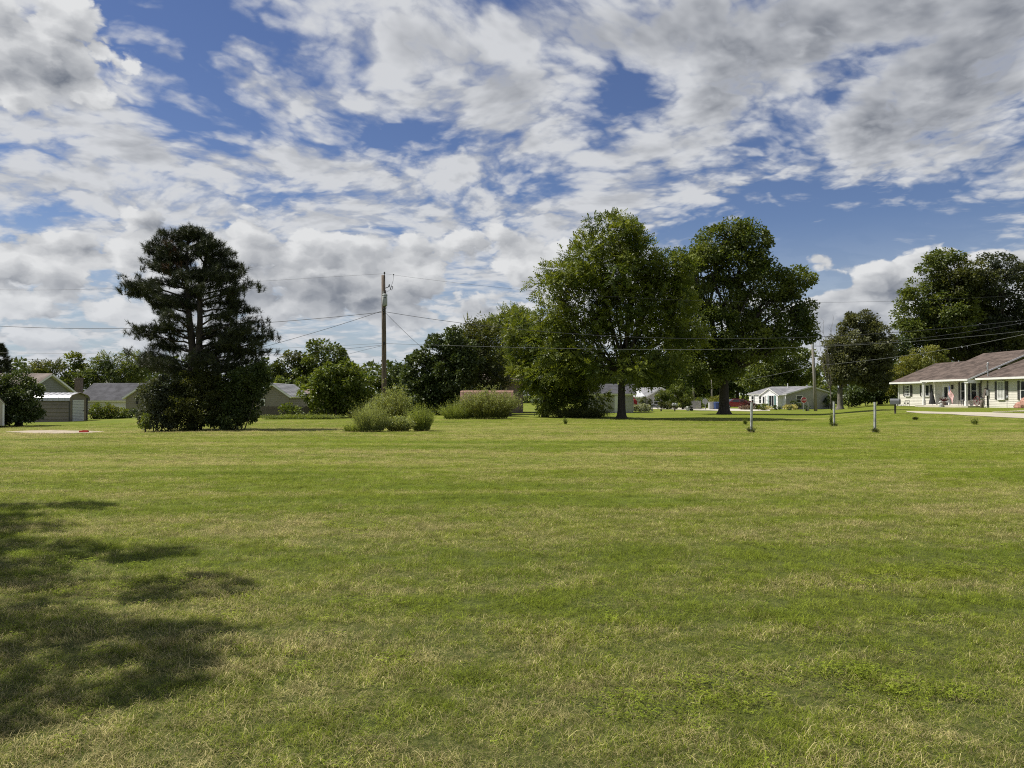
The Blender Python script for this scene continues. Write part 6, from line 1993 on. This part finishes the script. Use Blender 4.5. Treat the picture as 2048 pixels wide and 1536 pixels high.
def red_car():
    d = 108.0
    x, y, z = at(1469, d)
    t = thing('parked_car', (x, y, z + 0.02), 'dark red car parked right of the maple trunk', 'car', rz=math.radians(188))
    red, _nt2, b2 = new_mat('car_paint_red'); b2.inputs['Base Color'].default_value = (0.20, 0.012, 0.022, 1); b2.inputs['Roughness'].default_value = 0.25; b2.inputs['Coat Weight'].default_value = 0.6
    low = [(-2.15, 0.30), (-2.2, 0.62), (-2.05, 0.86), (-1.1, 0.95), (0.0, 0.96), (1.1, 0.94), (2.0, 0.80), (2.2, 0.58), (2.12, 0.30)]
    b = MB(); k = len(low)
    rows = [(-0.84, 1.0), (-0.88, 0.985), (0.88, 0.985), (0.84, 1.0)]
    for yy, s in ((-0.80, 0.97), (-0.89, 1.0), (0.89, 1.0), (0.80, 0.97)): b.v += [(a * s, yy, c * (1 if s == 1 else 0.985)) for a, c in low]
    for r in range(3):
        for i in range(k - 1): b.f.append((r * k + i, r * k + i + 1, (r + 1) * k + i + 1, (r + 1) * k + i))
        b.f.append((r * k + k - 1, r * k, (r + 1) * k, (r + 1) * k + k - 1))
    b.f += [tuple(range(k)), tuple(reversed(range(3 * k, 4 * k)))]
    body = b.build('body', red, t)
    cab = [(-1.75, 0.93), (-1.05, 1.40), (-0.3, 1.46), (0.45, 1.40), (1.25, 0.93)]
    c = MB(); k = len(cab)
    for yy, s in ((-0.84, 1), (0.84, 1)): c.v += [(a, yy * (0.78 if e > 1.2 else 1.0), e) for a, e in cab]
    for i in range(k - 1): c.f.append((i, i + 1, k + i + 1, k + i))
    c.f += [tuple(range(k)), tuple(reversed(range(k, 2 * k)))]
    c.build('cabin', red, t)
    for s in (-1, 1):
        for (a0, a1, b0, b1) in ((-1.4, -0.42, -1.0, -0.42), (-0.34, 0.98, -0.34, 0.40)):
            def wp(a, e):
                f = (e - 0.93) / 0.47
                return (a, s * (0.84 * (1 - f) + 0.655 * f + 0.012), e)
            q = MB(); q.quad(wp(a0, 1.0), wp(a1, 1.0), wp(b1, 1.36), wp(b0, 1.36)); q.build('side_window', M_GLASS, t)
        MB().box((2.12, s * 0.6, 0.66), (0.10, 0.30, 0.12)).build('headlight', M_CURTAIN, t)
        MB().box((-2.13, s * 0.62, 0.70), (0.08, 0.28, 0.14)).build('tail_light', red, t)
        MB().box((0.75, s * 0.97, 0.98), (0.16, 0.14, 0.1)).build('mirror', red, t)
    q = MB(); q.quad((0.50, -0.6, 1.375), (0.50, 0.6, 1.375), (1.20, 0.76, 0.975), (1.20, -0.76, 0.975)); q.build('windscreen', M_GLASS, t).location = (0.015, 0, 0.012)
    q = MB(); q.quad((-1.70, -0.76, 0.98), (-1.70, 0.76, 0.98), (-1.10, 0.6, 1.385), (-1.10, -0.6, 1.385)); q.build('rear_window', M_GLASS, t).location = (-0.015, 0, 0.012)
    for a in (-1.35, 1.35):
        for s in (-1, 1):
            w = MB().tube([(a, s * 0.72, 0.32), (a, s * 0.90, 0.32)], 0.33, 14).build('wheel', M_DARKIRON, t)
            MB().tube([(a, s * 0.89, 0.32), (a, s * 0.91, 0.32)], 0.20, 10).build('rim', M_GALV, w)


red_car()
# swing frame and garden table behind the domed tree
x, y, z = at(1722, 98.0)
t = thing('garden_bench', (x, y, z), 'dark garden bench frame half lost behind the domed tree', 'bench')
MB().box((0, 0, 0.45), (1.5, 0.5, 0.06)).build('seat', M_DARKIRON, t)
MB().box((0, 0.25, 0.78), (1.5, 0.05, 0.45)).build('backrest', M_DARKIRON, t)
for sx in (-0.7, 0.7):
    for sy in (-0.2, 0.22): MB().box((sx, sy, 0.22), (0.07, 0.07, 0.46)).build('leg', M_DARKIRON, t)
x, y, z = at(1714, 100.0)
t = thing('clothes_post', (x, y, z), 'pale thin post standing behind the dark garden bench', 'post')
MB().tube([(0, 0, 0), (0, 0, 1.7)], 0.05, 6).build('shaft', M_CURTAIN, t)
MB().tube([(-0.3, 0, 1.68), (0.3, 0, 1.68)], 0.035, 5).build('crossbar', M_CURTAIN, t)
# tan utility marker sticks by the stop sign
x, y, z = at(1616, 83.0)
t = thing('marker_stake', (x, y, z), 'thin pale marker stake right of the stop sign', 'stake')
MB().box((0, 0, 0.45), (0.05, 0.02, 0.95)).build('shaft', M_PLAIN_GREY, t)
MB().box((0, 0, 0.95), (0.07, 0.03, 0.08)).build('cap', M_PLAIN_GREY, t)

build_grass()
